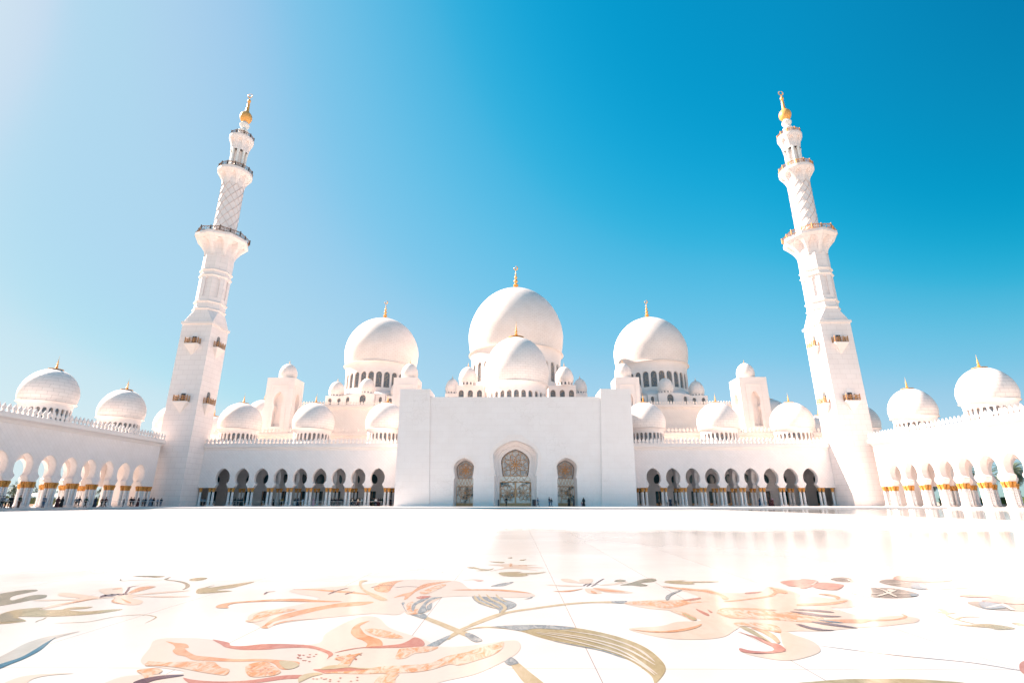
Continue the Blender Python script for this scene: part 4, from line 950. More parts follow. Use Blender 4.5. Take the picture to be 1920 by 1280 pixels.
# square towers with keyhole niches and little domes
def box_tower(xc, y0, wx, dy, z0, z1):
    m = MB(); kp = keyprof(25.3 if z1 > 34 else z0, 5.2, 1.3); hw = wx/2; fr = 3.0
    prof = [(20.8, 1.15), (25.1, 1.15)]+kp[6:]
    m.box(xc-hw+1.5, xc+hw-1.5, y0+1.5, y0+dy-1.5, z0, z1-.01)
    for rot in range(4):
        B = wx if rot % 2 == 0 else dy; i0 = len(m.v)
        # recessed frame then the niche
        arch_wall(m, B, 0, z0, z1, prof, 0, 1.502, back=False)
        d = dy/2 if rot % 2 == 0 else wx/2
        m.xf(i0, Matrix.Translation((xc, y0+dy/2, 0)) @ Matrix.Rotation(rot*PI/2, 4, 'Z') @ Matrix.Translation((0, -d, 0)))
    m.quad((xc-hw, y0, z1), (xc+hw, y0, z1), (xc+hw, y0+dy, z1), (xc-hw, y0+dy, z1))
    t = ph(m, 'roof_tower', M['plain'])
    f = MB()
    for rot in range(4):
        d = dy/2 if rot % 2 == 0 else wx/2; i0 = len(f.v); e = .1
        for (a, b, c, dd) in ((-2.35, 2.35, 32.3, 32.55), (-2.35, -2.1, 20.0, 32.3), (2.1, 2.35, 20.0, 32.3)): f.box(a, b, -e, -.002, c, dd)
        f.xf(i0, Matrix.Translation((xc, y0+dy/2-140, 0)) @ Matrix.Rotation(rot*PI/2, 4, 'Z') @ Matrix.Translation((0, -d, 0)))
    f.build('niche_frame', M['plain'], t)
    return t
SMALL = dict(eq=.4, drum=1.0, nwin=0, rd=.93, fin=(1.35, .45, False), flare=.25)
for sg in (-1, 1):
    box_tower(sg*66.2, 140, 7.7, 6.6, 18, 34.5); dome(PH, sg*65.9, 3.2, 35.3, 2.45, 4.0, **SMALL)
    box_tower(sg*31.1, 140, 6.7, 6.6, 18, 34.5); dome(PH, sg*30.7, 3.0, 35.3, 2.38, 4.0, **SMALL)
# blocks with windows under the big domes
SD = dict(eq=.4, drum=1.0, nwin=14, ww=.2, wz=(-.85, -.3), rd=.93, fin=(1.35, .4, False), flare=.2, half=80)
def block(x0, x1, y0, y1, z0, z1, wins, pz=(30.3, 33.2), ww=.62):
    m = MB(); n = max(1, wins); B = (x1-x0)/n
    for k in range(n):
        i0 = len(m.v); arch_wall(m, B, x0+(k+.5)*B, z0, z1, roundprof(pz[0], pz[1]-pz[0], ww), y0, y0+.45, back=False)
    m.box(x0, x1, y0+.46, y1, z0, z1-.003); m.quad((x0, y0, z1), (x1, y0, z1), (x1, y0+.5, z1), (x0, y0+.5, z1))
    m.quad((x0, y0, z0), (x0, y0+.5, z0), (x0, y0+.5, z1), (x0, y0, z1)); m.quad((x1, y0, z0), (x1, y0+.5, z0), (x1, y0+.5, z1), (x1, y0, z1))
    b = ph(m, 'roof_block', M['plain'])
    wm = MB(); arch_pane(wm, 0, roundprof(pz[0], pz[1]-pz[0], ww), 0); wm = wm.mesh('window', M['glass_drum'])
    for k in range(n):
        q = bpy.data.objects.new('window', wm); col.objects.link(q); q.parent = b; q.location = (x0+(k+.5)*B, y0-140+.42, 0)
    return b
for sg in (-1, 1):
    c = sg*47.8
    block(c-3.6, c+3.6, 156.5, 164, 28, 33.4, 1, (30.0, 33.0), .95); dome(PH, c+sg*(-.6), 18.5, 34.4, 2.45, 4.2, **SD)
    for q in (-1, 1):
        x0, x1 = sorted((c+q*3.65, c+q*6.6)); block(x0, x1, 158.0, 166, 28, 33.2, 1, (30.2, 32.6), .5)
        x0, x1 = sorted((c+q*6.65, c+q*12.4)); block(x0, x1, 158.6, 168, 28, 33.0, 2, (30.2, 32.3), .55)
        dome(PH, c+q*9.9, 21.0, 34.0, 2.4, 4.2, **SD)
    m = MB().loft([(14.8, 27.5), (14.8, 34.0), (13.2, 35.2)], 8); m.v = [(x+c, y+175, z) for x, y, z in m.v]; ph(m, 'dome_base', M['plain'])
    dome(PH, c, 35, 45.9, 12.75, 18.7, .46, drum=11.0, nwin=28, ww=.95, wz=(-8.9, -3.6), rd=.915, flare=2.6, fin=(7.3, 2.2, True), half=100)
    # hall base and the corner blocks of the main dome
    x0, x1 = sorted((sg*9.5, sg*17.6)); block(x0, x1, 148, 160, 22, 34.0, 3, (29.6, 32.6), .75)
    dome(PH, sg*14.5, 10.0, 35.4, 2.75, 4.7, eq=.4, drum=1.5, nwin=14, ww=.28, wz=(-1.25, -.4), rd=.92, fin=(1.7, .5, False), flare=.25, half=90)
    x0, x1 = sorted((sg*17.65, sg*22.2)); block(x0, x1, 157, 168, 22, 33.4, 2, (30.5, 32.4), .4)
    dome(PH, sg*20.4, 20.0, 34.6, 2.2, 4.2, **SD)
    dome(PH, sg*80.0, 20.0, 25.2, 4.95, 6.75, .37, drum=4.7, nwin=0, rd=.87, flare=.85)
m = MB().loft([(19.0, 27.5), (19.0, 35.0), (16.2, 37.0)], 8); m.v = [(x, y+175, z) for x, y, z in m.v]; ph(m, 'dome_base', M['plain'])
dome(PH, 0, 35, 50.4, 16.9, 25.6, .44, drum=14.0, nwin=28, ww=1.1, wz=(-11.4, -4.7), rd=.93, flare=3.6, fin=(9.8, 2.9, True), half=100)
dome(PH, 0, -8, 30.0, 8.6, 13.6, .4, drum=8.0, nwin=26, ww=.62, wz=(-6.2, -2.3), rd=.9, flare=1.7, fin=(4.8, 2.2, False), half=100)
m = MB().loft([(9.6, 20), (9.6, 23.2)], 16); m.v = [(x, y+132, z) for x, y, z in m.v]; ph(m, 'dome_base', M['plain'])

# ---------------------------------------------------------------- planting and things outside the wings
def leaf_mat(name, c1, c2):
    m, n, l, b = new_mat(name)
    oi = n.new('ShaderNodeNewGeometry'); nz = N(n, 'ShaderNodeTexNoise', Scale=.9, Detail=3.0); l.new(oi.outputs['Position'], nz.inputs['Vector'])
    rp = n.new('ShaderNodeValToRGB'); rp.color_ramp.elements[0].position = .38; rp.color_ramp.elements[1].position = .62
    rp.color_ramp.elements[0].color = c1+(1,); rp.color_ramp.elements[1].color = c2+(1,); l.new(nz.outputs['Fac'], rp.inputs[0]); l.new(rp.outputs[0], b.inputs['Base Color'])
    b.inputs['Roughness'].default_value = .5; return m
M['palm'] = leaf_mat('palm_leaf', (.035, .06, .03), (.09, .11, .05)); M['leaf'] = leaf_mat('tree_leaf', (.022, .05, .035), (.05, .085, .045))
M['hedge'] = leaf_mat('hedge_leaf', (.04, .08, .02), (.10, .15, .03)); M['bark'] = simple('bark', (.17, .12, .08), .9, noise=.4, scale=6, bump=.6)
def make_palm(h, rnd):
    t = empty('palm_tree'); p = MB()
    p.tube([(rnd.uniform(-.1, .1)*i/8+.25*(i/16)**2, 0, h*i/16) for i in range(17)], [.26+.05*((i*7) % 2)-.08*i/16 for i in range(17)], 10)
    p.build('trunk', M['bark'], t, 40)
    c = MB()
    for k in range(34):
        a = 2.4*k+rnd.uniform(-.2, .2); el = R_(78)-R_(112)*(k/34)+rnd.uniform(-.1, .1); L = rnd.uniform(2.8, 3.6); pts = []
        pos = Vector((.25, 0, h)); d = el
        for i in range(11):
            pts.append(pos.copy()); pos = pos+Vector((math.cos(a)*math.cos(d), math.sin(a)*math.cos(d), math.sin(d)))*L/10; d -= .17+.05*(1-abs(el))
        c.tube(pts, [.05-.004*i for i in range(11)], 4, False)
        for i in range(2, 10):
            for f in (0, .33, .66):
                q = pts[i].lerp(pts[i+1] if i < 10 else pts[i], f); tg = (pts[min(i+1, 10)]-pts[i-1]).normalized(); sd = tg.cross(Vector((0, 0, 1)))
                if sd.length < .1: sd = Vector((-math.sin(a), math.cos(a), 0))
                sd.normalize(); ll = .75*math.sin(PI*(i+f)/11)+.15
                for q_ in (-1, 1):
                    e = q+(sd*q_*.75+tg*.65+Vector((0, 0, -.25+rnd.uniform(-.15, .15))))*ll; w_ = tg*.045
                    c.quad(q-w_, q+w_, e+w_*.3, e-w_*.3)
    c.build('crown', M['palm'], t, merge=False); return t
def make_tree(h, R, rnd):
    t = empty('leafy_tree'); p = MB(); p.tube([(0, 0, 0), (.06, .05, h*.25), (-.03, 0, h*.5), (.05, 0, h*.75)], [.2, .16, .12, .06], 8); tips = []
    for k in range(9):
        a = 2.4*k; z0 = h*(.3+.05*k); e = Vector((math.cos(a)*R*.7, math.sin(a)*R*.7, z0+h*.28+rnd.uniform(-.2, .3))); m_ = Vector((math.cos(a)*R*.3, math.sin(a)*R*.3, z0+h*.1))
        p.tube([(0, 0, z0), m_, e], [.08, .05, .02], 5); tips += [e, m_.lerp(e, .5)]
    p.build('trunk', M['bark'], t, 40); c = MB()
    for q in range(46):
        b = rnd.choice(tips)+Vector([rnd.gauss(0, R*.2) for _ in range(2)]+[rnd.gauss(0, R*.16)]); rr = rnd.uniform(.25, .55)
        for _ in range(34):
            o_ = b+Vector([rnd.gauss(0, rr*.55) for _ in range(3)]); n_ = Vector([rnd.uniform(-1, 1) for _ in range(3)]).normalized(); u = n_.orthogonal().normalized()*.11; v = n_.cross(u).normalized()*.07
            c.quad(o_-u, o_-v, o_+u, o_+v)
    c.build('crown', M['leaf'], t, merge=False); return t
rnd = random.Random(3)
def put(px, X, z=0):    # a spot on the ground seen in the column px of the picture, X metres off the axis
    return (X, X/ray(px, 940)[0], z)
pp = make_palm(7.2, rnd)
pl_list = [(1900, 108, 'tall date palm in the right arch nearest the frame edge'), (1861, 111, 'date palm in the second arch from the right edge'), (1826, 109, 'date palm seen through the third arch from the right edge'),
  (1752, 112, 'date palm glimpsed through the middle arches of the right wing'), (1722, 120, 'date palm glimpsed through the arch third from the right minaret'), (1916, 116, 'date palm cut off by the right edge of the picture'),
  (112, -116, 'date palm behind the left wing, third gap between the columns'), (22, -118, 'date palm behind the left wing at the left picture edge')]
for i, (px, X, lb) in enumerate(pl_list):
    o = pp if i == 0 else copy_tree(pp); o.location = put(px, X, -.03); o.rotation_euler.z = i*1.3; sc_ = (1, .93, 1.04, .9, .97, 1.1, .6, .55)[i]; o.scale = (sc_,)*3; tag(o, lb, 'palm tree', 'date palms outside the wings')
tt = make_tree(4.9, 2.6, rnd)
for i, (px, X, lb) in enumerate([(38, -112, 'dark leafy tree behind the second gap of the left wing'), (147, -120, 'dark leafy tree behind the fifth gap of the left wing'), (199, -118, 'dark leafy tree behind the left wing nearest its minaret'), (172, -124, 'dark leafy tree behind the sixth gap of the left wing')]):
    o = tt if i == 0 else copy_tree(tt); o.location = put(px, X, -.03); o.rotation_euler.z = i*2.1; sc_ = (1, .85, 1.15, .9)[i]; o.scale = (sc_,)*3; tag(o, lb, 'tree', 'leafy trees outside the left wing')
def hedge(x0, x1, y0, y1, h, lb, grp):
    m = MB(); m.box(x0+.12, x1-.12, y0+.12, y1-.12, -.03, h-.12)
    for _ in range(int(260*((x1-x0)+(y1-y0)))):
        f = rnd.randrange(3); x, y, z = rnd.uniform(x0, x1), rnd.uniform(y0, y1), rnd.uniform(0, h)
        if f == 0: z = h-.08
        elif f == 1: x = rnd.choice((x0, x1))
        else: y = rnd.choice((y0, y1))
        o_ = Vector((x, y, z))+Vector([rnd.gauss(0, .07) for _ in range(3)]); n_ = Vector([rnd.uniform(-1, 1) for _ in range(3)]).normalized(); u = n_.orthogonal().normalized()*.1; v = n_.cross(u).normalized()*.07
        m.quad(o_-u, o_-v, o_+u, o_+v)
    o = m.build('hedge', M['hedge'], None, merge=False); tag(o, lb, 'hedge', grp)
hedge(104, 106, 96, 104, 2.0, 'clipped green hedge behind the third and fourth right wing arches', 'clipped hedges'); hedge(104, 106, 107, 116, 2.0, 'clipped green hedge between two palms behind the right wing', 'clipped hedges')
hedge(104, 106, 84, 93, 2.1, 'clipped green hedge nearest the right picture edge', 'clipped hedges'); hedge(104, 106, 120, 132, 1.9, 'clipped green hedge behind the arches next to the right minaret', 'clipped hedges')
hedge(-106, -104, 102, 109, 2.2, 'clipped olive hedge behind the first gap of the left wing', 'clipped hedges'); hedge(-106, -104, 112, 128, 1.9, 'clipped dark hedge behind the left wing under the parasols', 'clipped hedges'); hedge(-106, -104, 132, 146, 1.9, 'clipped dark hedge behind the left wing near the minaret', 'clipped hedges')
pk = simple('peach_stone_wall', (.66, .52, .42), .8)
for i, (x, y0, y1, lb) in enumerate([(100, 86, 95, 'low pale stone planter wall nearest the right edge'), (100, 98.5, 106, 'low pale stone planter wall behind the right wing palms'), (100, 109, 118, 'low pale stone planter wall behind the right wing middle'), (-100, 103, 112, 'low pale stone planter wall behind the left wing edge'), (-100, 115, 124, 'low pale stone planter wall behind the left wing middle')]):
    w_ = MB().box(x-.5, x+.5, y0, y1, -.03, .55).box(x-.6, x+.6, y0-.1, y1+.1, .552, .65).build('planter_wall', pk); tag(w_, lb, 'wall', 'low walls outside the wings')
cn = simple('canvas', (.8, .78, .74), .8, noise=.05)
for i, (px, lb) in enumerate([(63, 'white parasol behind the second gap of the left wing'), (107, 'white parasol behind the third gap of the left wing'), (143, 'white parasol behind the fifth gap of the left wing')]):
    u = empty('parasol', put(px, -103, 0), 0, lb, 'parasol', 'parasols outside the left wing'); MB().tube([(0, 0, -.03), (0, 0, 2.9)], .04, 8).lathe([(.35, -.03), (.35, .06), (.08, .1)], 12).build('pole', M['dark'], u)
    MB().loft([(1.9, 2.25), (1.88, 2.3), (.9, 2.72), (.02, 2.95)], 8).build('canopy', cn, u)
for i, (px, X, lb) in enumerate([(81, -125, 'slim lamp post standing in the third left arch'), (204, -125, 'slim lamp post standing in the sixth left arch')]):
    u = empty('lamp_post', put(px, X, -.03), 0, lb, 'lamp post', 'lamp posts outside the left wing'); MB().lathe([(.2, 0), (.2, .3), (.09, .4), (.06, 8.6)], 10).build('post', M['dark'], u, 40)
    for q in (-1, 1): MB().tube([(0, 0, 8.5), (q*.5, 0, 8.75), (q*1.0, 0, 8.7)], .04, 6).box(q*1.0-.25, q*1.0+.25, -.12, .12, 8.6, 8.72).build('lamp_head', M['dark'], u)

# ---------------------------------------------------------------- queue barriers and sign stands
SPAN = 3.9
def make_barrier(bars):
    t = empty('queue_barrier')
    for q in (0, 1): MB().lathe([(.17, 0), (.17, .03), (.04, .06), (.035, 1.02), (.05, 1.04), (.02, 1.08)], 12, (q*SPAN, 0)).build('post', M['white'], t, 40)
    MB().tube([(.05, 0, .98), (SPAN-.05, 0, .98)], .035, 6).build('rail', M['white'], t)
    if bars:
        m = MB()
        for k in range(1, 14): m.tube([(k*SPAN/14, 0, .22), (k*SPAN/14, 0, .96)], .016, 5)
        m.tube([(.04, 0, .2), (SPAN-.04, 0, .2)], .025, 5)
        m.build('bars', M['white'], t)
    return t
br0, br1 = make_barrier(False), make_barrier(True); used = set()
ords = ['first', 'second', 'third', 'fourth', 'fifth', 'sixth', 'seventh', 'eighth', 'ninth', 'tenth']
for k in range(8):
    pr_ = br1 if k in (1, 2, 3) else br0
    o = pr_ if id(pr_) not in used else copy_tree(pr_); used.add(id(pr_))
    o.location = (-29.4-4.35*(k+1)+.2, 118.0, .2); tag(o, f'{ords[k]} white queue barrier from the portal in the left arcade', 'barrier', 'white queue barriers')
for k in range(4):
    o = copy_tree(br0); o.location = (-73.4, 96.2+4.0*k, .2); o.rotation_euler.z = PI/2; tag(o, f'{ords[3-k]} white queue barrier along the left wing, counted from its minaret', 'barrier', 'white queue barriers')
for k in range(3):
    o = copy_tree(br0); o.location = (-73.2+.4+4.0*k*.8, 112.2-.1*k, .2); o.scale = (.8, 1, 1); tag(o, f'{ords[k]} white queue barrier from the left at the foot of the left minaret', 'barrier', 'white queue barriers')
for px, wd, lb in [(934.5, .3, 'narrow dark sign stand left of the middle doorway'), (1001.5, .75, 'wide dark sign stand right of the middle doorway'), (1076, .4, 'grey sign stand right of the right doorway')]:
    a_ = ray(px, 948)[0]; u = empty('sign_stand', (a_*109.2, 109.2, .2), 0, lb, 'sign', 'sign stands by the doorways')
    MB().box(-wd/2, wd/2, -.03, .03, .12, 1.35).build('panel', M['dark'], u); MB().box(-wd/2-.08, wd/2+.08, -.18, .18, 0, .035).tube([(0, 0, .03), (0, 0, .13)], .04, 6).build('foot', M['dark'], u)
# wall lamps or vents in the parapet are part of the picture only as specks; loudspeaker masts over the roof edge
# ---------------------------------------------------------------- people
def skin(vs_, es, mat, sub=1):
    me = bpy.data.meshes.new('tmp'); me.from_pydata([v[:3] for v in vs_], es, []); o = bpy.data.objects.new('tmp', me); col.objects.link(o)
    md = o.modifiers.new('s', 'SKIN'); md.use_smooth_shade = True
    for i, v in enumerate(vs_):
        r = v[3]; d = me.skin_vertices[0].data[i]; d.radius = (r, r*(v[4] if len(v) > 4 else 1)); d.use_root = (i == 0)
    sb = o.modifiers.new('b', 'SUBSURF'); sb.levels = sub; sb.render_levels = sub
    dg = bpy.context.evaluated_depsgraph_get(); dg.update(); m2 = bpy.data.meshes.new_from_object(o.evaluated_get(dg)); bpy.data.objects.remove(o); m2.materials.clear(); m2.materials.append(mat); return m2
def join(me, mb, mat):
    bm = bmesh.new(); bm.from_mesh(me); t = mb.mesh('t', mat, True); bm.from_mesh(t); bm.to_mesh(me); bm.free()
    me.polygons.foreach_set('use_smooth', [True]*len(me.polygons)); return me
SKIN = simple('skin', (.42, .25, .17), .6, noise=.08); HAIR = simple('dark_hair', (.03, .022, .018), .6)
def pose(kind):
    """joint positions: walk, stand, or robe; faces -Y"""
    L = {}
    if kind == 'walk': L.update(k0=(-.1, -.16, .52), a0=(-.1, -.26, .1), t0=(-.1, -.42, .05), k1=(.1, .02, .5), a1=(.1, .3, .14), t1=(.1, .2, .04), e0=(-.25, .12, 1.17), w0=(-.25, .1, .93), e1=(.25, -.05, 1.17), w1=(.24, -.24, .98))
    elif kind == 'lean': L.update(k0=(-.1, -.08, .5), a0=(-.1, .02, .1), t0=(-.1, -.14, .04), k1=(.12, .0, .5), a1=(.12, .08, .1), t1=(.12, -.08, .04), e0=(-.24, -.12, 1.2), w0=(-.1, -.3, 1.2), e1=(.26, .05, 1.16), w1=(.26, -.02, .9))
    else: L.update(k0=(-.1, -.02, .5), a0=(-.1, .03, .1), t0=(-.11, -.14, .04), k1=(.1, -.01, .5), a1=(.1, .03, .1), t1=(.11, -.14, .04), e0=(-.25, .03, 1.16), w0=(-.24, -.05, .92), e1=(.25, .03, 1.16), w1=(.24, -.06, .92))
    return L
def make_person(kind, dress, hat=None):
    L = pose(kind); t = empty('person')
    V = [(0, 0, .95, .12, .8), (0, 0, 1.1, .12, .75), (0, 0, 1.3, .15, .7), (0, 0, 1.44, .08), (0, -.01, 1.53, .055), (0, -.015, 1.6, .075), (0, -.015, 1.67, .088, 1.1), (0, 0, 1.74, .07),
         (-.18, 0, 1.41, .06), (L['e0']+(.044,)), (L['w0']+(.03,)), (.18, 0, 1.41, .06), (L['e1']+(.044,)), (L['w1']+(.03,)),
         (-.09, 0, .88, .095), (L['k0']+(.062,)), (L['a0']+(.042,)), (L['t0']+(.035,)), (.09, 0, .88, .095), (L['k1']+(.062,)), (L['a1']+(.042,)), (L['t1']+(.035,))]
    E_ = [(0, 1), (1, 2), (2, 3), (3, 4), (4, 5), (5, 6), (6, 7), (2, 8), (8, 9), (9, 10), (2, 11), (11, 12), (12, 13), (0, 14), (14, 15), (15, 16), (16, 17), (0, 18), (18, 19), (19, 20), (20, 21)]
    for w_, e_ in (('w0', 'e0'), ('w1', 'e1')):
        w = Vector(L[w_]); d = (w-Vector(L[e_])).normalized(); p = w+d*.08; V.append(tuple(p)+(.036, .6)); E_.append((10 if w_ == 'w0' else 13, len(V)-1))
    me = skin(V, E_, SKIN); x = MB()
    for w_, e_ in (('w0', 'e0'), ('w1', 'e1')):
        w = Vector(L[w_]); d = (w-Vector(L[e_])).normalized(); p = w+d*.09; s_ = Vector((1, 0, 0)); s_ = (s_-d*s_.dot(d)).normalized(); n_ = Vector((0, -1, 0))
        for i, ln in enumerate((.065, .075, .07, .055)): b_ = p+s_*(i-1.5)*.018; x.tube([b_, b_+d*ln*.5+n_*.006, b_+d*ln+n_*.022], [.009, .0085, .006], 5)
        b_ = w+d*.05+s_*(.03 if w_ == 'w0' else -.03); x.tube([b_, b_+d*.03+n_*.025, b_+d*.055+n_*.03], [.01, .009, .007], 5)
    x.tube([(0, -.095, 1.66), (0, -.125, 1.635), (0, -.1, 1.62)], [.008, .014, .01], 5)
    for q in (-1, 1): x.sphere((q*.088, 0, 1.65), .022, 6, 4, 1.4); x.sphere((q*.032, -.088, 1.665), .013, 6, 4)
    x.tube([(-.025, -.093, 1.592), (0, -.1, 1.59), (.025, -.093, 1.592)], .006, 4)
    join(me, x, SKIN); b = bpy.data.objects.new('body', me); col.objects.link(b); b.parent = t
    def child(n, me_):
        o = bpy.data.objects.new(n, me_); col.objects.link(o); o.parent = t; return o
    WH = M['white']
    if dress == 'robe':
        m = MB(); n = 28; rs = []
        for z, rx, ry, f in ((1.50, .07, .07, 0), (1.45, .16, .1, 0), (1.38, .22, .14, 0), (1.2, .22, .17, .01), (.95, .22, .19, .02), (.6, .26, .24, .05), (.25, .31, .3, .08), (.04, .34, .33, .1)):
            rs.append([((rx*(1+f*math.sin(7*2*PI*j/n)))*math.cos(2*PI*j/n), (ry*(1+f*math.cos(5*2*PI*j/n)))*math.sin(2*PI*j/n)-(.0 if kind != 'walk' else (1-z)*.05), z) for j in range(n)])
        m.rings(rs, True, False, True)
        for e_, w_, q in (('e0', 'w0', -1), ('e1', 'w1', 1)): m.tube([(q*.15, 0, 1.42), (q*.2, 0, 1.38), L[e_], L[w_]], [.07, .085, .085, .09], 8)
        child('robe', m.mesh('robe', WH, True))
        h = MB(); n = 20; rs = []
        for z, r, oy in ((1.795, .01, .02), (1.785, .06, .02), (1.74, .105, .015), (1.66, .122, .01), (1.58, .115, .01), (1.5, .12, 0), (1.42, .2, .01), (1.34, .24, .02)):
            row = []
            for j in range(n+1):
                a = -PI/2+.62*(1 if 1.56 < z < 1.76 else .15)+(2*PI-1.24*(1 if 1.56 < z < 1.76 else .24))*j/n; row.append((r*math.cos(a)*1.0, r*math.sin(a)*(1 if z > 1.45 else .7)+oy, z))
            rs.append(row)
        h.rings(rs, False); child('headscarf', h.mesh('headscarf', WH, True))
    else:
        S = [(0, 0, .93, .14, .85), (0, 0, 1.1, .145, .8), (0, 0, 1.3, .172, .75), (0, 0, 1.43, .1), (-.18, 0, 1.41, .078), (L['e0']+(.062,)), (tuple(Vector(L['e0']).lerp(Vector(L['w0']), .9))+(.048,)), (.18, 0, 1.41, .078), (L['e1']+(.062,)), (tuple(Vector(L['e1']).lerp(Vector(L['w1']), .9))+(.048,))]
        child('shirt', skin(S, [(0, 1), (1, 2), (2, 3), (2, 4), (4, 5), (5, 6), (2, 7), (7, 8), (8, 9)], WH))
        P_ = [(0, 0, .96, .135, .9), (-.09, 0, .87, .112), (L['k0']+(.08,)), (L['a0']+(.065,)), (.09, 0, .87, .112), (L['k1']+(.08,)), (L['a1']+(.065,))]
        child('trousers', skin(P_, [(0, 1), (1, 2), (2, 3), (0, 4), (4, 5), (5, 6)], WH))
        for q in '01':
            a_, t_ = Vector(L['a'+q]), Vector(L['t'+q]); so_ = MB().tube([a_+Vector((0, .05, -.04)), a_+Vector((0, 0, -.03)), t_], [.04, .055, .042], 8); child('shoe', so_.mesh('shoe', M['dark'], True))
        hm = MB(); hm.lathe([(.001, 1.775), (.05, 1.768), (.088, 1.73), (.1, 1.68), (.094, 1.64), (.08, 1.615)], 14); 
        for i, v in enumerate(hm.v): hm.v[i] = (v[0], max(v[1], -.075 if v[2] > 1.7 else -.01)*1.05+.012, v[2])
        child('hair', hm.mesh('hair', HAIR, True))
    return t
PR = {k: make_person(*k) for k in (('walk', 'suit'), ('stand', 'suit'), ('lean', 'suit'), ('stand', 'robe'), ('walk', 'robe'))}
first = {k: True for k in PR}
CM = {}
COLS = {'black': (.012, .013, .016), 'navy': (.015, .03, .06), 'teal': (.012, .07, .08), 'darkgreen': (.012, .05, .035), 'maroon': (.07, .015, .022), 'grey': (.2, .2, .22), 'greyblue': (.13, .19, .26), 'jeans': (.06, .13, .22), 'white': (.75, .74, .73), 'cream': (.72, .6, .47), 'lightblue': (.42, .52, .66), 'brown': (.13, .06, .04), 'yellow': (.62, .36, .09), 'pink': (.5, .28, .4), 'red': (.4, .06, .04), 'blue': (.03, .12, .25), 'coral': (.6, .25, .2)}
def cloth(c):
    if c not in CM: CM[c] = simple(c+'_cloth', COLS[c], .85, noise=.2, scale=8)
    return CM[c]
def person(px, plane, kd, top, bot, lb, sc_=1.0, rz=0, grp=None):
    """plane: ('Y', y) or ('X', x): the line the feet stand on"""
    a = ray(px, 945)[0]
    X, Y = (a*plane[1], plane[1]) if plane[0] == 'Y' else (plane[1], plane[1]/a)
    pr_ = PR[kd]
    if first[kd]: o = pr_; first[kd] = False
    else: o = copy_tree(pr_)
    o.location = (X, Y, .2); o.rotation_euler.z = rz; o.scale = (sc_,)*3; tag(o, lb, 'person', grp)
    for ch in o.children:
        st = ch.name.split('.')[0]; m_ = {'robe': top, 'headscarf': bot, 'shirt': top, 'trousers': bot}.get(st)
        if m_: ch.material_slots[0].link = 'OBJECT'; ch.material_slots[0].material = cloth(m_)
WS, SS, LS, SR, WR = ('walk', 'suit'), ('stand', 'suit'), ('lean', 'suit'), ('stand', 'robe'), ('walk', 'robe')
LX = ('X', -73.9); FA = ('Y', 119.8); FR_ = ('Y', 108.6)
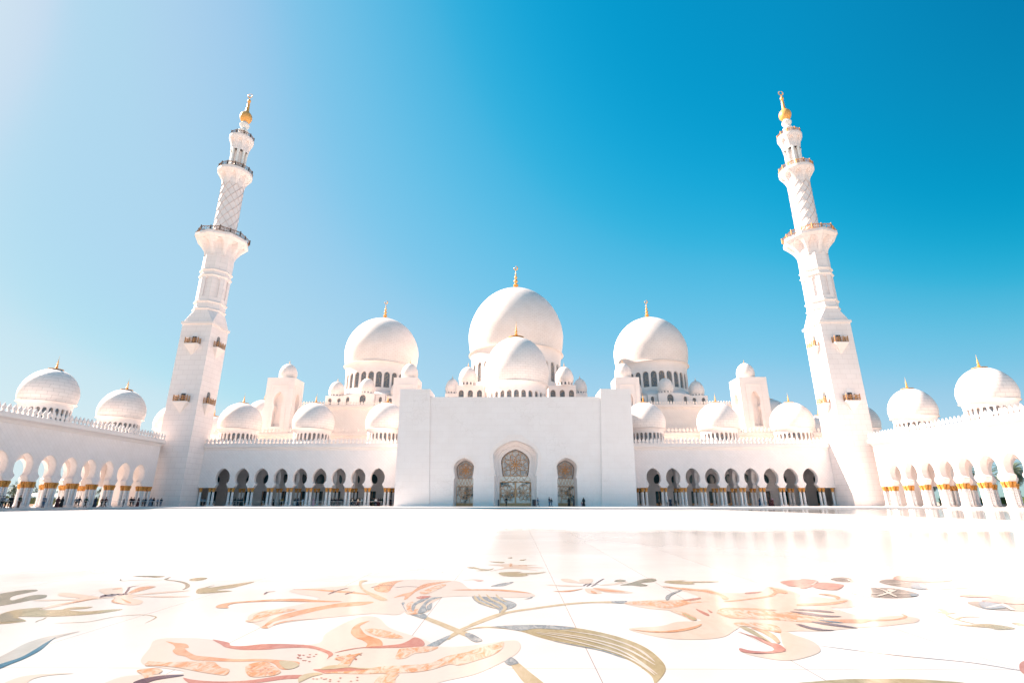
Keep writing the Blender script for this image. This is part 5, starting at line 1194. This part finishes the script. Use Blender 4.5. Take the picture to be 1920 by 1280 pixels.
people = [
 (3, LX, SS, 'grey', 'black', 'person in grey cut by the left picture edge', 1, 1), (10, LX, SS, 'white', 'black', 'person in white top beside the leftmost column', .93, 2), (17.5, LX, SS, 'black', 'black', 'broad person in all black left of the second column cluster', 1.02, .3), (22, LX, SS, 'black', 'navy', 'person in black jacket and navy trousers near the leftmost columns', 1, 2.6),
 (35, LX, LS, 'darkgreen', 'brown', 'person in dark green top and brown trousers leaning on a column', 1.04, 1.4), (81, LX, LS, 'greyblue', 'jeans', 'person in grey blue shirt and jeans against the third column cluster', 1.02, 1.2), (107, LX, SR, 'maroon', 'maroon', 'person in maroon robe standing left of one in black', .96, .3), (115, LX, WR, 'black', 'black', 'person in black robe walking beside the maroon robe', .98, -1.2),
 (141.5, LX, SS, 'grey', 'brown', 'person in grey top beside the navy jacket, left wing', .94, .4), (147, LX, WS, 'navy', 'grey', 'person in navy jacket and grey trousers in the left wing', 1, 1.5), (160, LX, WS, 'darkgreen', 'black', 'person in dark green top walking with black trousers', 1, 1.6), (178, LX, SR, 'navy', 'navy', 'person in navy robe half behind a left wing column', .95, .2), (190, LX, WS, 'brown', 'black', 'person in brown jacket walking in the left wing', .95, 1.5), (197, LX, WS, 'maroon', 'black', 'person in maroon jacket and black trousers walking', 1, -1.5),
 (231, LX, LS, 'black', 'grey', 'person in black top and grey trousers by the last arches', .8, 1.5), (244, LX, WS, 'black', 'black', 'person in black suit striding at the barrier end', 1.02, 1.4), (249, LX, SS, 'maroon', 'teal', 'person in maroon top and teal trousers behind the barrier', 1, .3), (258, LX, SR, 'maroon', 'maroon', 'person in maroon robe standing alone behind the barrier', .95, -.4), (267, LX, SS, 'teal', 'brown', 'person in teal top and brown trousers behind the barrier', .85, .7), (271.5, LX, SS, 'navy', 'navy', 'person all in navy beside the teal top', .98, -.3),
 (281, LX, SR, 'greyblue', 'greyblue', 'person in grey blue robe by the left minaret', 1, .5), (286.5, LX, SR, 'black', 'black', 'person in black robe by the left minaret', .98, -.2), (294.5, LX, WS, 'blue', 'teal', 'short person in blue top by the left minaret', .86, 1.5), (301, LX, SS, 'navy', 'jeans', 'person in navy coat and jeans by the left minaret', .96, .2),
 (377, FA, WS, 'lightblue', 'black', 'person in light blue shirt walking beside the left minaret columns', 1.03, 1.5), (382.5, ('Y', 120.6), SS, 'lightblue', 'navy', 'person in pale shirt and navy trousers next to the striding one', .98, .3), (439.5, FA, WS, 'black', 'navy', 'person in black top striding in the second arch', 1.05, 1.4),
 (445.5, ('Y', 121), SS, 'teal', 'navy', 'person in teal top at the left of a tight group', .98, .2), (449.5, ('Y', 120.6), SS, 'navy', 'black', 'person in navy top in the middle of a tight group', 1, -.3), (452.8, ('Y', 121.2), SR, 'teal', 'teal', 'person in teal robe at the right of a tight group', .98, 0),
 (506, FA, SR, 'black', 'black', 'person in black robe right of the fourth left column pair', .95, .2), (512, FA, WR, 'black', 'black', 'person in black robe stepping along the fourth arch', .9, 1.5), (523.5, FA, SS, 'black', 'brown', 'person in black top beside the yellow top', .86, .1), (527.3, ('Y', 120.4), SS, 'yellow', 'black', 'person in yellow top in the fourth left arch', 1, .1),
 (552, FA, SS, 'black', 'white', 'person in black top and white trousers in the fifth arch', 1.02, .2), (558, FA, SR, 'navy', 'navy', 'person in navy robe in the fifth arch', 1, .2), (567, FA, SS, 'lightblue', 'white', 'person in light blue top and white trousers beside a column pair', .96, .2), (587, FA, SR, 'pink', 'pink', 'person in pink robe in the sixth arch of the left arcade', .94, .2),
 (660, ('Y', 117.4), WS, 'cream', 'navy', 'person in cream jacket left of another cream jacket, before the barrier', .98, -1.4), (671, ('Y', 117.4), WS, 'cream', 'maroon', 'person in cream jacket and maroon trousers before the barrier', .96, 1.4), (704, ('Y', 117.5), LS, 'white', 'navy', 'person in white shirt leaning over the barrier rail', .98, .2), (678, FA, SS, 'white', 'black', 'person in white top at the right end of the eighth arch', 1, .1),
 (949, FR_, WS, 'black', 'black', 'person in black suit before the middle door', 1.05, .6), (1003.5, FR_, SS, 'maroon', 'maroon', 'child in maroon holding hands right of the middle door', .72, -1.2), (1008.5, FR_, WS, 'blue', 'grey', 'person in blue top and grey trousers leading a child', .98, 1.3), (1030, FR_, LS, 'navy', 'jeans', 'person in navy top and jeans between the two right doorways', 1.05, .8), (1034, ('Y', 108.9), WS, 'black', 'jeans', 'person in black top walking close behind the jeans', .92, .8),
 (1067, ('Y', 109), SR, 'black', 'black', 'person in black robe before the right doorway', .98, .3), (1090.5, FR_, SS, 'coral', 'pink', 'small child in coral top beside a black robe', .55, .2), (1094.5, FR_, SR, 'black', 'black', 'person in black robe with a small child', .98, .2),
 (1251, ('Y', 117.5), LS, 'brown', 'grey', 'small person in brown top left of the navy robe', .55, .3), (1257.5, ('Y', 116.6), SR, 'navy', 'white', 'person in navy robe and white scarf before the right arcade', 1.05, .1), (1268, ('Y', 117), WS, 'navy', 'black', 'short person in navy top striding right of the navy robe', .75, .4), (1425.7, FA, SR, 'blue', 'navy', 'person in bright blue robe in the right arcade', .95, .2), (1444, ('Y', 117.5), WR, 'maroon', 'black', 'person in maroon robe with black scarf, right arcade', 1, 1.3), (1449, ('Y', 117.5), SR, 'maroon', 'pink', 'person in maroon robe with pink scarf, right arcade', .97, .2),
 (1741, ('X', 80), SS, 'black', 'black', 'person in black inside the right wing', .9, .2), (1236, ('Y', 121.5), SS, 'grey', 'black', 'person in grey seen in the first right arch', .9, .2)]
for p in people: person(*p)
crowd = [(618 + 2.9*i, 120.3+(i*7 % 5)*.5, 'seventh') for i in range(9)]+[(655+3.1*i, 120.2+(i*5 % 4)*.5, 'eighth') for i in range(7)]+[(692+3.4*i, 120.2+(i*3 % 5)*.5, 'ninth') for i in range(13)]
cc = ['navy', 'black', 'teal', 'black', 'navy', 'maroon', 'black', 'darkgreen']
seq = {'seventh': 0, 'eighth': 0, 'ninth': 0}
od = ords+['eleventh', 'twelfth', 'thirteenth']
for i, (px, y, nm) in enumerate(crowd):
    kd = (SS, SR, SS, LS)[i % 4]; c1, c2 = cc[i % 8], cc[(i*3+1) % 8]; k = seq[nm]; seq[nm] += 1
    wear = f'{c1} robe' if kd is SR else f'{c1} top'
    person(px, ('Y', y), kd, c1, c2, f'person in {wear}, {od[k]} from the left in the crowd of the {nm} left arch', .93+.03*(i % 4), (i*1.7) % 1.2-.6, f'packed visitors in the {nm} arch')
